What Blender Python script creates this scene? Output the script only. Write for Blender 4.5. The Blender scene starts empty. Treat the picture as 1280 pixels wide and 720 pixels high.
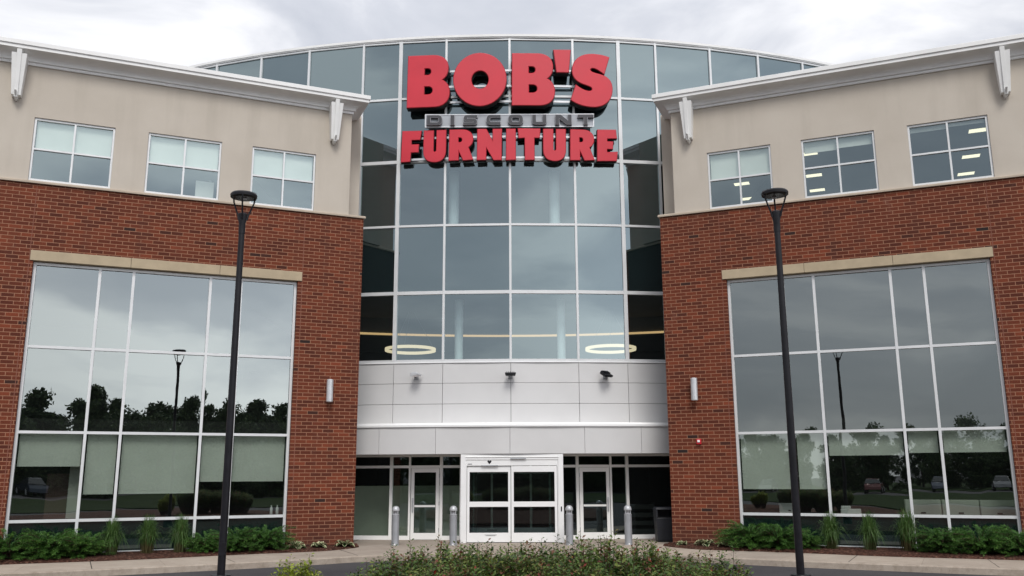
import bpy, math, random
from mathutils import Vector, Matrix
R_ = math.radians
random.seed(11)
sc = bpy.context.scene
col = sc.collection
WM = {}          # object name -> world matrix (so parents work without a depsgraph update)

# ------------------------------------------------------------------ helpers
def link(o, parent=None, M=None):
    M = M or Matrix.Identity(4)
    col.objects.link(o)
    if parent is not None:
        o.parent = parent
        o.matrix_local = WM[parent.name].inverted() @ M
    else:
        o.matrix_world = M
    WM[o.name] = M.copy()
    return o

def thing(name, label, cat, loc=(0, 0, 0), rz=0, group=None):
    o = bpy.data.objects.new(name, None)
    o.empty_display_size = .2
    link(o, None, Matrix.Translation(loc) @ Matrix.Rotation(rz, 4, 'Z'))
    return tag(o, label, cat, group)

def tag(o, label=None, cat=None, group=None, kind=None):
    if label: o['label'] = label
    if cat: o['category'] = cat
    if group: o['group'] = group
    if kind: o['kind'] = kind
    return o

def dup(o, M, parent=None, label=None, group=None):
    c = o.copy()
    link(c, parent, M)
    if label: c['label'] = label
    if group: c['group'] = group
    base = WM[o.name].inverted()
    for ch in [k for k in o.children]:
        dup(ch, M @ (base @ WM[ch.name]), c)
    return c

class MB:
    """collects faces of one mesh"""
    def __init__(s):
        s.v = []; s.f = []; s.mi = []; s.t = []; s.uv = None
    def face(s, pts, mi=0, t=0.):
        n = len(s.v); s.v += [tuple(p) for p in pts]
        s.f.append(tuple(range(n, n + len(pts)))); s.mi.append(mi); s.t.append(t)
    def box(s, x0, x1, y0, y1, z0, z1, mi=0, t=0.):
        if x0 > x1: x0, x1 = x1, x0
        if y0 > y1: y0, y1 = y1, y0
        if z0 > z1: z0, z1 = z1, z0
        n = len(s.v)
        s.v += [(x0,y0,z0),(x1,y0,z0),(x1,y1,z0),(x0,y1,z0),(x0,y0,z1),(x1,y0,z1),(x1,y1,z1),(x0,y1,z1)]
        for q in ((0,3,2,1),(4,5,6,7),(0,1,5,4),(1,2,6,5),(2,3,7,6),(3,0,4,7)):
            s.f.append(tuple(n + i for i in q)); s.mi.append(mi); s.t.append(t)
    def hexa(s, p, mi=0, t=0.):
        """8 points: bottom ring ccw from above, then top ring"""
        n = len(s.v); s.v += [tuple(q) for q in p]
        for q in ((0,3,2,1),(4,5,6,7),(0,1,5,4),(1,2,6,5),(2,3,7,6),(3,0,4,7)):
            s.f.append(tuple(n + i for i in q)); s.mi.append(mi); s.t.append(t)
    def prism(s, plan, z0, z1, mi=0):
        n = len(plan); b = len(s.v)
        a = sum(plan[i][0]*plan[(i+1)%n][1]-plan[(i+1)%n][0]*plan[i][1] for i in range(n))
        if a < 0: plan = plan[::-1]
        s.v += [(x,y,z0) for x,y in plan] + [(x,y,z1) for x,y in plan]
        s.f.append(tuple(b+i for i in reversed(range(n)))); s.f.append(tuple(b+n+i for i in range(n)))
        for i in range(n):
            j = (i+1) % n
            s.f.append((b+i, b+j, b+n+j, b+n+i))
        s.mi += [mi]*(n+2); s.t += [0.]*(n+2)
    def ring(s, pts_list, closed=True, cap=True, mi=0, t=0.):
        """loft between rings of equal length"""
        b = len(s.v); n = len(pts_list[0])
        for r in pts_list: s.v += [tuple(p) for p in r]
        for k in range(len(pts_list)-1):
            for i in range(n if closed else n-1):
                j = (i+1) % n
                s.f.append((b+k*n+i, b+k*n+j, b+(k+1)*n+j, b+(k+1)*n+i)); s.mi.append(mi); s.t.append(t)
        if cap and closed:
            s.f.append(tuple(b+i for i in reversed(range(n)))); s.mi.append(mi); s.t.append(t)
            m = b+(len(pts_list)-1)*n
            s.f.append(tuple(m+i for i in range(n))); s.mi.append(mi); s.t.append(t)
    def lathe(s, prof, c=(0,0), n=20, mi=0, cap=True):
        s.ring([[(c[0]+r*math.cos(2*math.pi*i/n), c[1]+r*math.sin(2*math.pi*i/n), z) for i in range(n)] for r, z in prof], cap=cap, mi=mi)
    def tube(s, path, rad, n=8, mi=0, t=0.):
        path = [Vector(p) for p in path]
        if not isinstance(rad, (list, tuple)): rad = [rad]*len(path)
        rings = []
        for k, p in enumerate(path):
            d = (path[min(k+1, len(path)-1)] - path[max(k-1, 0)]).normalized()
            u = d.orthogonal().normalized() if k == 0 else (u - d*u.dot(d)).normalized()
            w = d.cross(u)
            rings.append([p + (u*math.cos(2*math.pi*i/n) + w*math.sin(2*math.pi*i/n))*rad[k] for i in range(n)])
        s.ring(rings, mi=mi, t=t)
    def build(s, name, mats, parent=None, M=None, smooth=False, bevel=0):
        me = bpy.data.meshes.new(name)
        me.from_pydata(s.v, [], s.f)
        if not isinstance(mats, (list, tuple)): mats = [mats]
        for m in mats: me.materials.append(m)
        me.polygons.foreach_set('material_index', s.mi)
        if any(s.t):
            at = me.attributes.new('tint', 'FLOAT', 'FACE'); at.data.foreach_set('value', s.t)
        if s.uv:
            l = me.uv_layers.new(name='UVMap')
            for p in me.polygons:
                for li in p.loop_indices: l.data[li].uv = s.uv[me.loops[li].vertex_index]
        if smooth:
            me.polygons.foreach_set('use_smooth', [True]*len(me.polygons))
            try: me.set_sharp_from_angle(angle=R_(38))
            except Exception: pass
        me.update()
        o = bpy.data.objects.new(name, me)
        link(o, parent, M)
        if bevel:
            b = o.modifiers.new('bevel', 'BEVEL'); b.width = bevel; b.segments = 2; b.limit_method = 'ANGLE'
        return o

def sweep(mb, path, prof, mi=0):
    """mitred sweep of profile (out, z) along plan path; 'out' is to the right of travel"""
    P = [Vector((p[0], p[1])) for p in path]
    rings = []
    for k, p in enumerate(P):
        ds = []
        if k > 0: ds.append((P[k]-P[k-1]).normalized())
        if k < len(P)-1: ds.append((P[k+1]-P[k]).normalized())
        ns = [Vector((d.y, -d.x)) for d in ds]
        n = ns[0] if len(ns) == 1 else (ns[0]+ns[1]) / (1 + ns[0].dot(ns[1]))
        rings.append([(p.x+n.x*o, p.y+n.y*o, z) for o, z in prof])
    mb.ring(rings, closed=True, cap=True, mi=mi)

def wall_holes(mb, xs, zs, holes, y0, y1):
    """slab with rectangular openings as one clean shell (front y0, back y1)"""
    xs = sorted(set(xs + [h[0] for h in holes] + [h[1] for h in holes])); zs = sorted(set(zs + [h[2] for h in holes] + [h[3] for h in holes]))
    def solid(i, j):
        if i < 0 or j < 0 or i >= len(xs)-1 or j >= len(zs)-1: return False
        cx, cz = (xs[i]+xs[i+1])/2, (zs[j]+zs[j+1])/2
        return not any(h[0] < cx < h[1] and h[2] < cz < h[3] for h in holes)
    for i in range(len(xs)-1):
        for j in range(len(zs)-1):
            if not solid(i, j): continue
            a, b, c, d = xs[i], xs[i+1], zs[j], zs[j+1]
            mb.face([(a,y0,c),(b,y0,c),(b,y0,d),(a,y0,d)]); mb.face([(b,y1,c),(a,y1,c),(a,y1,d),(b,y1,d)])
            if not solid(i-1, j): mb.face([(a,y1,c),(a,y0,c),(a,y0,d),(a,y1,d)])
            if not solid(i+1, j): mb.face([(b,y0,c),(b,y1,c),(b,y1,d),(b,y0,d)])
            if not solid(i, j-1): mb.face([(a,y1,c),(b,y1,c),(b,y0,c),(a,y0,c)])
            if not solid(i, j+1): mb.face([(a,y0,d),(b,y0,d),(b,y1,d),(a,y1,d)])

# ------------------------------------------------------------------ materials
class NT:
    def __init__(s, name):
        s.m = bpy.data.materials.new(name); s.m.use_nodes = True
        s.t = s.m.node_tree; s.t.nodes.clear()
        s.out = s.n('ShaderNodeOutputMaterial')
    def n(s, ty, **kw):
        x = s.t.nodes.new(ty)
        for k, v in kw.items(): setattr(x, k, v)
        return x
    def put(s, sock, v):
        if v is None: return
        if hasattr(v, 'is_output'): s.t.links.new(v, sock)
        elif isinstance(v, (tuple, list)) and len(v) == 3 and sock.type == 'RGBA': sock.default_value = (*v, 1)
        else: sock.default_value = v
    def math(s, op, a, b=None, c=None):
        x = s.n('ShaderNodeMath', operation=op)
        for i, v in enumerate((a, b, c)): s.put(x.inputs[i], v)
        return x.outputs[0]
    def mix(s, f, a, b, blend='MIX'):
        x = s.n('ShaderNodeMix', data_type='RGBA', blend_type=blend)
        s.put(x.inputs[0], f); s.put(x.inputs[6], a); s.put(x.inputs[7], b)
        return x.outputs[2]
    def ramp(s, f, stops, interp='LINEAR'):
        x = s.n('ShaderNodeValToRGB'); x.color_ramp.interpolation = interp
        e = x.color_ramp.elements
        while len(e) < len(stops): e.new(.5)
        for k, (p, c) in enumerate(stops):
            e[k].position = p; e[k].color = (*c, 1) if len(c) == 3 else c
        s.put(x.inputs[0], f); return x.outputs[0]
    def noise(s, vec, scale, detail=4, rough=.55, dist=0):
        x = s.n('ShaderNodeTexNoise')
        s.put(x.inputs['Vector'], vec); x.inputs['Scale'].default_value = scale
        x.inputs['Detail'].default_value = detail; x.inputs['Roughness'].default_value = rough; x.inputs['Distortion'].default_value = dist
        return x.outputs[0]
    def obj(s): return s.n('ShaderNodeTexCoord').outputs['Object']
    def xyz(s, v):
        x = s.n('ShaderNodeSeparateXYZ'); s.put(x.inputs[0], v); return x.outputs
    def comb(s, x, y, z):
        c = s.n('ShaderNodeCombineXYZ')
        for i, v in enumerate((x, y, z)): s.put(c.inputs[i], v)
        return c.outputs[0]
    def bump(s, h, strength=.5, dist=.01):
        b = s.n('ShaderNodeBump'); b.inputs['Strength'].default_value = strength; b.inputs['Distance'].default_value = dist
        s.put(b.inputs['Height'], h); return b.outputs[0]
    def pbr(s, base, rough=.6, metal=0, normal=None, spec=.5, **kw):
        p = s.n('ShaderNodeBsdfPrincipled')
        s.put(p.inputs['Base Color'], base); s.put(p.inputs['Roughness'], rough); p.inputs['Metallic'].default_value = metal
        p.inputs['Specular IOR Level'].default_value = spec
        if normal is not None: s.put(p.inputs['Normal'], normal)
        for k, v in kw.items(): s.put(p.inputs[k], v)
        s.t.links.new(p.outputs[0], s.out.inputs[0]); return s.m

def plain(name, base, rough=.5, metal=0, var=.12, scale=3., spec=.5, bump=0, bscale=60):
    k = NT(name); o = k.obj()
    n = k.noise(o, scale, 5)
    lo = tuple(c*(1-var) for c in base); hi = tuple(min(1, c*(1+var)) for c in base)
    c = k.ramp(n, [(.3, lo), (.7, hi)])
    r = k.math('ADD', k.math('MULTIPLY', n, .16), rough-.08)
    nm = k.bump(k.noise(o, bscale, 3), bump, .01) if bump else None
    return k.pbr(c, r, metal, nm, spec)

MAT = {}
def mk_brick():
    k = NT('brick'); o = k.obj(); X, Y, Z = k.xyz(o)
    L, H = .3048, .1016
    wob = k.math('MULTIPLY', k.math('SUBTRACT', k.noise(o, 9, 2), .5), .006)
    u0 = k.math('ADD', k.math('ADD', X, Y), 40.)
    zz = k.math('ADD', k.math('ADD', Z, 4.), wob)
    rv = k.math('DIVIDE', zz, H); row = k.math('FLOOR', rv); fz = k.math('FRACT', rv)
    u = k.math('ADD', k.math('DIVIDE', k.math('ADD', u0, wob), L), k.math('MULTIPLY', k.math('MODULO', row, 2.), .5))
    cl = k.math('FLOOR', u); fu = k.math('FRACT', u)
    wn = k.n('ShaderNodeTexWhiteNoise', noise_dimensions='2D'); k.put(wn.inputs['Vector'], k.comb(cl, row, 0.))
    rnd = wn.outputs['Value']; wc = k.xyz(wn.outputs['Color'])
    base = k.ramp(rnd, [(0, (.02, .016, .016)), (.006, (.05, .019, .014)), (.02, (.085, .022, .0125)), (.3, (.115, .0285, .0145)), (.6, (.138, .034, .0165)),
                        (.93, (.165, .041, .019)), (1, (.21, .05, .023))])
    grain = k.noise(o, 38, 5, .7)
    big = k.noise(o, .45, 3)
    base = k.mix(.5, base, k.ramp(grain, [(.28, (.35, .33, .33)), (.72, (1.25, 1.2, 1.2))]), 'MULTIPLY')
    base = k.mix(.35, base, k.ramp(big, [(.3, (.68, .70, .74)), (.7, (1.22, 1.18, 1.12))]), 'MULTIPLY')
    mort = k.mix(k.noise(o, 25, 4), (.26, .12, .07), (.35, .185, .118))
    mz = k.math('LESS_THAN', k.math('MINIMUM', fz, k.math('SUBTRACT', 1., fz)), .078)
    mu = k.math('LESS_THAN', k.math('MINIMUM', fu, k.math('SUBTRACT', 1., fu)), .026)
    mm = k.math('MAXIMUM', mz, mu)
    # control joints: sealant lines in the masonry at 1.76 and 8.83 m, a short one at 0.72 m
    ax = k.math('ABSOLUTE', k.math('ADD', X, 0.))
    j = None
    for s0 in (1.755, 8.815, 12.9):
        q = k.math('LESS_THAN', k.math('ABSOLUTE', k.math('SUBTRACT', ax, s0)), .009)
        j = q if j is None else k.math('MAXIMUM', j, q)
    c = k.mix(mm, base, mort)
    c = k.mix(j, c, (.2, .085, .06))
    # grime towards the ground and faint streaks: stains with their own shape
    st = k.noise(k.comb(k.math('MULTIPLY', u0, 2.2), 0., k.math('MULTIPLY', Z, .12)), 1., 4)
    c = k.mix(k.math('MULTIPLY', k.ramp(st, [(.52, (0,0,0)), (.75, (1,1,1))]), .38), c, (.08, .034, .025))
    dk = k.math('MULTIPLY', k.math('SUBTRACT', 1., k.math('SMOOTH_MIN', k.math('DIVIDE', k.math('MAXIMUM', k.math('SUBTRACT', Z, .15), 0.), .8), 1., .2)), k.noise(o, 2.2, 5, .7))
    c = k.mix(k.math('MULTIPLY', dk, .8), c, (.05, .03, .024))      # splash dirt along the base
    ef = k.noise(o, 1.3, 7, .75)
    c = k.mix(k.math('MULTIPLY', k.ramp(ef, [(.6, (0,0,0)), (.74, (1,1,1))]), .16), c, (.38, .27, .22))   # pale salts
    hgt = k.math('SUBTRACT', k.math('ADD', k.math('MULTIPLY', grain, .25), k.math('MULTIPLY', wc[0], .2)), k.math('MULTIPLY', mm, .8))
    return k.pbr(c, .88, 0, k.bump(hgt, .6, .008), .25)

def mk_stucco():
    k = NT('stucco'); o = k.obj(); X, Y, Z = k.xyz(o)
    n = k.noise(o, .7, 4); f = k.noise(o, 120, 3, .7)
    st = k.noise(k.comb(k.math('MULTIPLY', k.math('ADD', X, Y), 1.6), 0., k.math('MULTIPLY', Z, .2)), 1., 5)
    c = k.ramp(n, [(.3, (.48, .43, .37)), (.7, (.53, .48, .418))])
    c = k.mix(k.math('MULTIPLY', k.ramp(st, [(.5, (0,0,0)), (.75, (1,1,1))]), .24), c, (.27, .235, .19))
    c = k.mix(.25, c, k.ramp(f, [(.3, (.7, .7, .7)), (.7, (1.2, 1.2, 1.2))]), 'MULTIPLY')
    return k.pbr(c, .92, 0, k.bump(f, .35, .006), .2)

def mk_glass(name, r0, tint, wav=.06, opaque=None, gloss=(.78, .945, .985)):
    k = NT(name); o = k.obj()
    oi = k.n('ShaderNodeObjectInfo').outputs['Random']
    off = k.n('ShaderNodeVectorMath', operation='ADD'); k.put(off.inputs[0], o); k.put(off.inputs[1], k.comb(k.math('MULTIPLY', oi, 37.), 0., k.math('MULTIPLY', oi, 19.)))
    w = k.noise(off.outputs[0], .55, 1.5, .4)
    w2 = k.noise(off.outputs[0], 2.6, 1, .4)
    nm = k.bump(k.math('ADD', w, k.math('MULTIPLY', w2, .035)), 1., wav)
    lw = k.n('ShaderNodeLayerWeight'); lw.inputs['Blend'].default_value = .5
    fac = k.math('ADD', k.math('MULTIPLY', k.math('POWER', lw.outputs['Facing'], 5.), 1-r0), r0)
    g = k.n('ShaderNodeBsdfGlossy'); g.inputs['Roughness'].default_value = .0; g.inputs['Color'].default_value = (*gloss, 1); k.put(g.inputs['Normal'], nm)
    dirt = k.noise(o, 1.1, 5)
    if opaque:
        d = k.n('ShaderNodeBsdfDiffuse'); k.put(d.inputs[0], opaque)
        back = d.outputs[0]
    else:
        tr = k.n('ShaderNodeBsdfTransparent'); k.put(tr.inputs[0], tint)
        df = k.n('ShaderNodeBsdfDiffuse'); k.put(df.inputs[0], (.25, .28, .28))
        ms = k.n('ShaderNodeMixShader'); k.put(ms.inputs[0], k.math('MULTIPLY', dirt, .028)); k.t.links.new(tr.outputs[0], ms.inputs[1]); k.t.links.new(df.outputs[0], ms.inputs[2])
        back = ms.outputs[0]
    mx = k.n('ShaderNodeMixShader'); k.put(mx.inputs[0], fac); k.t.links.new(back, mx.inputs[1]); k.t.links.new(g.outputs[0], mx.inputs[2])
    k.t.links.new(mx.outputs[0], k.out.inputs[0]); return k.m

def mk_emit(name, c, s):
    k = NT(name); e = k.n('ShaderNodeEmission'); k.put(e.inputs[0], c); e.inputs[1].default_value = s
    k.t.links.new(e.outputs[0], k.out.inputs[0]); return k.m

def mk_leaf(name, stops, rough=.55, trans=.25):
    k = NT(name)
    a = k.n('ShaderNodeAttribute'); a.attribute_name = 'tint'
    oi = k.n('ShaderNodeObjectInfo').outputs['Random']
    f = k.math('ADD', a.outputs['Fac'], k.math('MULTIPLY', k.math('SUBTRACT', oi, .5), .12))
    c = k.ramp(f, stops)
    p = k.n('ShaderNodeBsdfPrincipled'); k.put(p.inputs['Base Color'], c); p.inputs['Roughness'].default_value = rough; p.inputs['Specular IOR Level'].default_value = .35
    t = k.n('ShaderNodeBsdfTranslucent'); k.put(t.inputs[0], c)
    m = k.n('ShaderNodeMixShader'); m.inputs[0].default_value = trans
    k.t.links.new(p.outputs[0], m.inputs[1]); k.t.links.new(t.outputs[0], m.inputs[2]); k.t.links.new(m.outputs[0], k.out.inputs[0]); return k.m

def mk_asphalt():
    k = NT('asphalt'); o = k.obj()
    f = k.noise(o, 90, 4, .8); n = k.noise(o, .35, 5); pz = k.noise(o, 1.7, 6, .6)
    c = k.ramp(n, [(.3, (.052, .050, .054)), (.7, (.078, .074, .078))])
    c = k.mix(.6, c, k.ramp(f, [(.3, (.45, .45, .45)), (.75, (1.5, 1.5, 1.5))]), 'MULTIPLY')
    c = k.mix(k.math('MULTIPLY', k.ramp(pz, [(.6, (0,0,0)), (.68, (1,1,1))]), .25), c, (.03, .03, .032))
    return k.pbr(c, .85, 0, k.bump(f, .6, .01), .12)

def mk_concrete(joint=True):
    k = NT('concrete' if joint else 'kerb_concrete'); o = k.obj()
    uv = k.n('ShaderNodeTexCoord').outputs['UV']; U, V, _ = k.xyz(uv)
    n = k.noise(o, 1.1, 6, .65); f = k.noise(o, 70, 4, .75); sp = k.noise(o, 4.5, 5, .7)
    c = k.ramp(n, [(.25, (.315, .262, .215)), (.75, (.43, .37, .31))])
    c = k.mix(.45, c, k.ramp(f, [(.3, (.62, .62, .62)), (.7, (1.25, 1.25, 1.25))]), 'MULTIPLY')
    c = k.mix(k.math('MULTIPLY', k.ramp(sp, [(.58, (0,0,0)), (.7, (1,1,1))]), .35), c, (.17, .14, .115))
    if joint:
        fr = k.math('FRACT', k.math('DIVIDE', U, 3.05)); j = k.math('LESS_THAN', fr, .007)
        fr2 = k.math('FRACT', k.math('DIVIDE', U, 1.525)); j2 = k.math('MULTIPLY', k.math('LESS_THAN', fr2, .006), .45)
        v1 = k.math('MULTIPLY', k.math('LESS_THAN', k.math('ABSOLUTE', k.math('SUBTRACT', V, 1.75)), .008), .6)
        jj = k.math('MAXIMUM', k.math('MAXIMUM', j, j2), v1)
        c = k.mix(jj, c, (.05, .042, .036))
        # white slab number lines differ slightly
        wn = k.n('ShaderNodeTexWhiteNoise', noise_dimensions='1D'); k.put(wn.inputs['W'], k.math('FLOOR', k.math('DIVIDE', U, 1.525)))
        c = k.mix(.5, c, k.ramp(wn.outputs['Value'], [(0, (.82, .82, .84)), (1, (1.12, 1.1, 1.08))]), 'MULTIPLY')
    else:
        Z = k.xyz(o)[2]
        c = k.mix(k.ramp(k.noise(o, 6, 6, .7), [(.45, (0,0,0)), (.75, (.6,.6,.6))]), c, (.16, .125, .09))
    return k.pbr(c, .9, 0, k.bump(f, .4, .006), .25)

def mk_mulch():
    k = NT('mulch'); o = k.obj()
    v = k.n('ShaderNodeTexVoronoi'); k.put(v.inputs['Vector'], o); v.inputs['Scale'].default_value = 26; v.inputs['Randomness'].default_value = 1
    c = k.ramp(k.xyz(v.outputs['Color'])[0], [(0, (.022, .010, .007)), (.5, (.06, .025, .017)), (.85, (.11, .048, .033)), (1, (.2, .11, .08))])
    h = k.math('SUBTRACT', 1., v.outputs['Distance'])
    return k.pbr(c, .95, 0, k.bump(k.math('ADD', h, k.noise(o, 40, 3)), 1., .03), .15)

brick = mk_brick(); stucco = mk_stucco()
white_trim = plain('white_trim', (.76, .76, .755), .5, 0, .05, 1.3)
bracket_white = plain('bracket_white', (.76, .76, .75), .55, 0, .04, 2)
limestone = plain('limestone', (.41, .335, .232), .85, 0, .1, 2.4, .25, .3, 80)
coping_m = plain('coping_stone', (.42, .355, .285), .8, 0, .1, 2, .3)
alu = plain('white_aluminium', (.66, .67, .68), .38, .15, .05, 1.5)
alu_dark = plain('shadow_gap', (.05, .05, .052), .7, 0)
panel_m = plain('metal_panel', (.60, .595, .595), .42, .1, .035, .8)
door_white = plain('door_white', (.86, .86, .85), .4, 0, .03, 1.2)
flash_m = plain('bright_flashing', (.8, .8, .8), .4, .1, .03, 1.2)
silver = plain('silver_paint', (.31, .32, .34), .42, .35, .08, 4)
lightsilver = plain('brushed_aluminium', (.62, .63, .65), .35, .5, .06, 5)
black_paint = plain('black_paint', (.008, .008, .011), .4, 0, .3, 6, .3)
red_face = plain('red_acrylic', (.545, .016, .036), .45, 0, .05, 1.5, .45)
red_edge = plain('red_trim_cap', (.40, .010, .024), .4, 0, .05, 2)
ret_black = plain('letter_return', (.012, .008, .009), .5, 0, .2)
grey_letter = plain('charcoal_acrylic', (.028, .028, .036), .4, 0, .1)
letter_edge = plain('letter_halo', (.42, .42, .45), .45, 0, .05)
glass = mk_glass('tinted_glass', .30, (.68, .73, .70), .006, gloss=(.88, .96, .945))
glass_bay = mk_glass('bay_glass', .27, (.74, .83, .83), .0022)
glass_up = mk_glass('upper_window_glass', .22, (.80, .84, .83), .0025)
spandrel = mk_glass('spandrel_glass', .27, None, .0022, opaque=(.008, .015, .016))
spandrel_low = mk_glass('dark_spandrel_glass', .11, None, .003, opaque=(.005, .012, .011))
door_glass = mk_glass('door_glass', .13, (.60, .67, .63), .002)
blind_m = plain('roller_blind', (.74, .76, .70), .9, 0, .04, 2, .1)
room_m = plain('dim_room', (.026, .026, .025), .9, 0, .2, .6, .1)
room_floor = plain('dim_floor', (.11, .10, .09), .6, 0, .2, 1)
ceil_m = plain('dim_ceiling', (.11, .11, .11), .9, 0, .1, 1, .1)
column_m = plain('pale_column', (.82, .85, .84), .6, 0, .04, 2)
roofing = plain('roofing', (.25, .25, .25), .9, 0, .2, 1, .2)
asphalt = mk_asphalt(); concrete = mk_concrete(True); kerb_c = mk_concrete(False); mulch = mk_mulch()
warm_light = mk_emit('warm_light', (1, .80, .52), .78)
amber_light = mk_emit('amber_light', (1, .62, .28), .62)
cool_light = mk_emit('fluorescent_diffuser', (1, .93, .66), 1.05)
red_box = plain('alarm_red', (.5, .01, .02), .4, 0, .05)
strobe_m = plain('strobe_lens', (.85, .8, .8), .2, 0, .02)
pale_office = plain('office_laminate', (.50, .51, .46), .5, 0, .06, 2)
return_m = plain('shaded_return', (.02, .017, .016), .8, 0, .2)  # unlit return: shade put into the colour, darkens its reflection in the bay glass
rubber = plain('black_rubber', (.01, .01, .01), .7, 0, .2)
bin_m = plain('bin_charcoal', (.016, .018, .024), .55, 0, .2, 4)

# ------------------------------------------------------------------ camera
cam = bpy.data.cameras.new('camera'); co = bpy.data.objects.new('camera', cam); col.objects.link(co)
cam.sensor_width = 36; cam.lens = 36*1105/1280; cam.clip_end = 3000; cam.clip_start = .05
co.matrix_world = Matrix.Translation((0, 0, 2.15)) @ Matrix.Rotation(R_(90+11.86), 4, 'X') @ Matrix.Rotation(R_(-.25), 4, 'Z')
sc.camera = co

# ------------------------------------------------------------------ world and sun
SUN_EL, SUN_AZ = R_(48), R_(172)      # azimuth from +Y clockwise: behind the camera, to its right
w = bpy.data.worlds.new('World'); sc.world = w; w.use_nodes = True
t = w.node_tree; t.nodes.clear()
def wn(ty, **kw):
    x = t.nodes.new(ty)
    for k_, v_ in kw.items(): setattr(x, k_, v_)
    return x
def wmath(op, a, b=None):
    x = wn('ShaderNodeMath', operation=op)
    for i, v_ in enumerate((a, b)):
        if v_ is None: continue
        if hasattr(v_, 'is_output'): t.links.new(v_, x.inputs[i])
        else: x.inputs[i].default_value = v_
    return x.outputs[0]
sky = wn('ShaderNodeTexSky', sky_type='NISHITA', sun_disc=False, sun_elevation=SUN_EL, sun_rotation=SUN_AZ, altitude=50, dust_density=2.5)
tc = wn('ShaderNodeTexCoord')
mp = wn('ShaderNodeMapping'); mp.inputs['Scale'].default_value = (1, 1, 2.3); t.links.new(tc.outputs['Generated'], mp.inputs[0])
n1 = wn('ShaderNodeTexNoise'); t.links.new(mp.outputs[0], n1.inputs['Vector']); n1.inputs['Scale'].default_value = 2.6; n1.inputs['Detail'].default_value = 8; n1.inputs['Roughness'].default_value = .52; n1.inputs['Distortion'].default_value = .5
cr = wn('ShaderNodeValToRGB'); t.links.new(n1.outputs[0], cr.inputs[0])
e = cr.color_ramp.elements; e[0].position = .40; e[0].color = (3.7, 3.88, 4.32, 1); e[1].position = .61; e[1].color = (6.7, 6.7, 6.85, 1)
e2 = e.new(.50); e2.color = (4.5, 4.63, 5.02, 1)
# brighter cloud round the hidden sun
sd = Vector((math.sin(SUN_AZ)*math.cos(SUN_EL), math.cos(SUN_AZ)*math.cos(SUN_EL), math.sin(SUN_EL)))
# a thin, bright stretch of cloud low in the sky, behind and to the right of the camera
sq = wn('ShaderNodeVectorMath', operation='MULTIPLY'); t.links.new(tc.outputs['Generated'], sq.inputs[0]); sq.inputs[1].default_value = (1, 1, 2.5)
nq = wn('ShaderNodeVectorMath', operation='NORMALIZE'); t.links.new(sq.outputs[0], nq.inputs[0])
dp = wn('ShaderNodeVectorMath', operation='DOT_PRODUCT'); t.links.new(nq.outputs[0], dp.inputs[0]); dp.inputs[1].default_value = (math.sin(R_(140))*math.cos(R_(15)), math.cos(R_(140))*math.cos(R_(15)), math.sin(R_(15)))
gl = wmath('ADD', wmath('MULTIPLY', wmath('POWER', wmath('MAXIMUM', dp.outputs['Value'], 0.), 6.0), 1.7), .74)
wz = wn('ShaderNodeSeparateXYZ'); t.links.new(tc.outputs['Generated'], wz.inputs[0])
gl = wmath('ADD', gl, wmath('MULTIPLY', wmath('MAXIMUM', wz.outputs[2], 0.), .9))     # overcast: brighter overhead
vm = wn('ShaderNodeVectorMath', operation='SCALE'); t.links.new(cr.outputs[0], vm.inputs[0]); t.links.new(gl, vm.inputs['Scale'])
mx = wn('ShaderNodeMix', data_type='RGBA'); mx.inputs[0].default_value = .92; t.links.new(sky.outputs[0], mx.inputs[6]); t.links.new(vm.outputs[0], mx.inputs[7])
bg = wn('ShaderNodeBackground'); bg.inputs[1].default_value = .1; t.links.new(mx.outputs[2], bg.inputs[0])
wo = wn('ShaderNodeOutputWorld'); t.links.new(bg.outputs[0], wo.inputs[0])
sl = bpy.data.lights.new('sun', 'SUN'); sl.energy = 1.5; sl.angle = R_(22); sl.color = (1, .97, .92)
so = bpy.data.objects.new('sun', sl); col.objects.link(so); so.rotation_euler = (-sd).to_track_quat('-Z', 'Y').to_euler(); so.location = sd*60
vs = sc.view_settings; vs.view_transform = 'Standard'; vs.look = 'None'; vs.gamma = 1; vs.exposure = .55; vs.use_curve_mapping = False
sc.cycles.max_bounces = 8; sc.cycles.transparent_max_bounces = 12; sc.cycles.sample_clamp_indirect = 6

# ------------------------------------------------------------------ ground
g = MB(); g.face([(-900,-900,0),(900,-900,0),(900,900,0),(-900,900,0)])
tag(g.build('road', asphalt), kind='structure')
KP = [(0,23.75),(2.0,23.6),(3.8,23.05),(4.7,22.45),(6.5,21.4),(8.25,20.5),(10,19.65),(11.3,19.15),(14,17.95),(18,16.1),(24,13.2)]
KP = [(-x, y) for x, y in KP[:0:-1]] + KP
def catmull(P, n=6):
    out = []
    for i in range(len(P)-1):
        p0, p1, p2, p3 = P[max(i-1,0)], P[i], P[i+1], P[min(i+2, len(P)-1)]
        for k in range(n):
            u = k/n
            out.append(tuple(.5*((2*p1[j]) + (-p0[j]+p2[j])*u + (2*p0[j]-5*p1[j]+4*p2[j]-p3[j])*u*u + (-p0[j]+3*p1[j]-3*p2[j]+p3[j])*u**3) for j in (0,1)))
    out.append(P[-1]); return out
K = catmull(KP)
arc = [0]
for i in range(1, len(K)): arc.append(arc[-1] + math.dist(K[i], K[i-1]))
mid = arc[len(K)//2]
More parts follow.
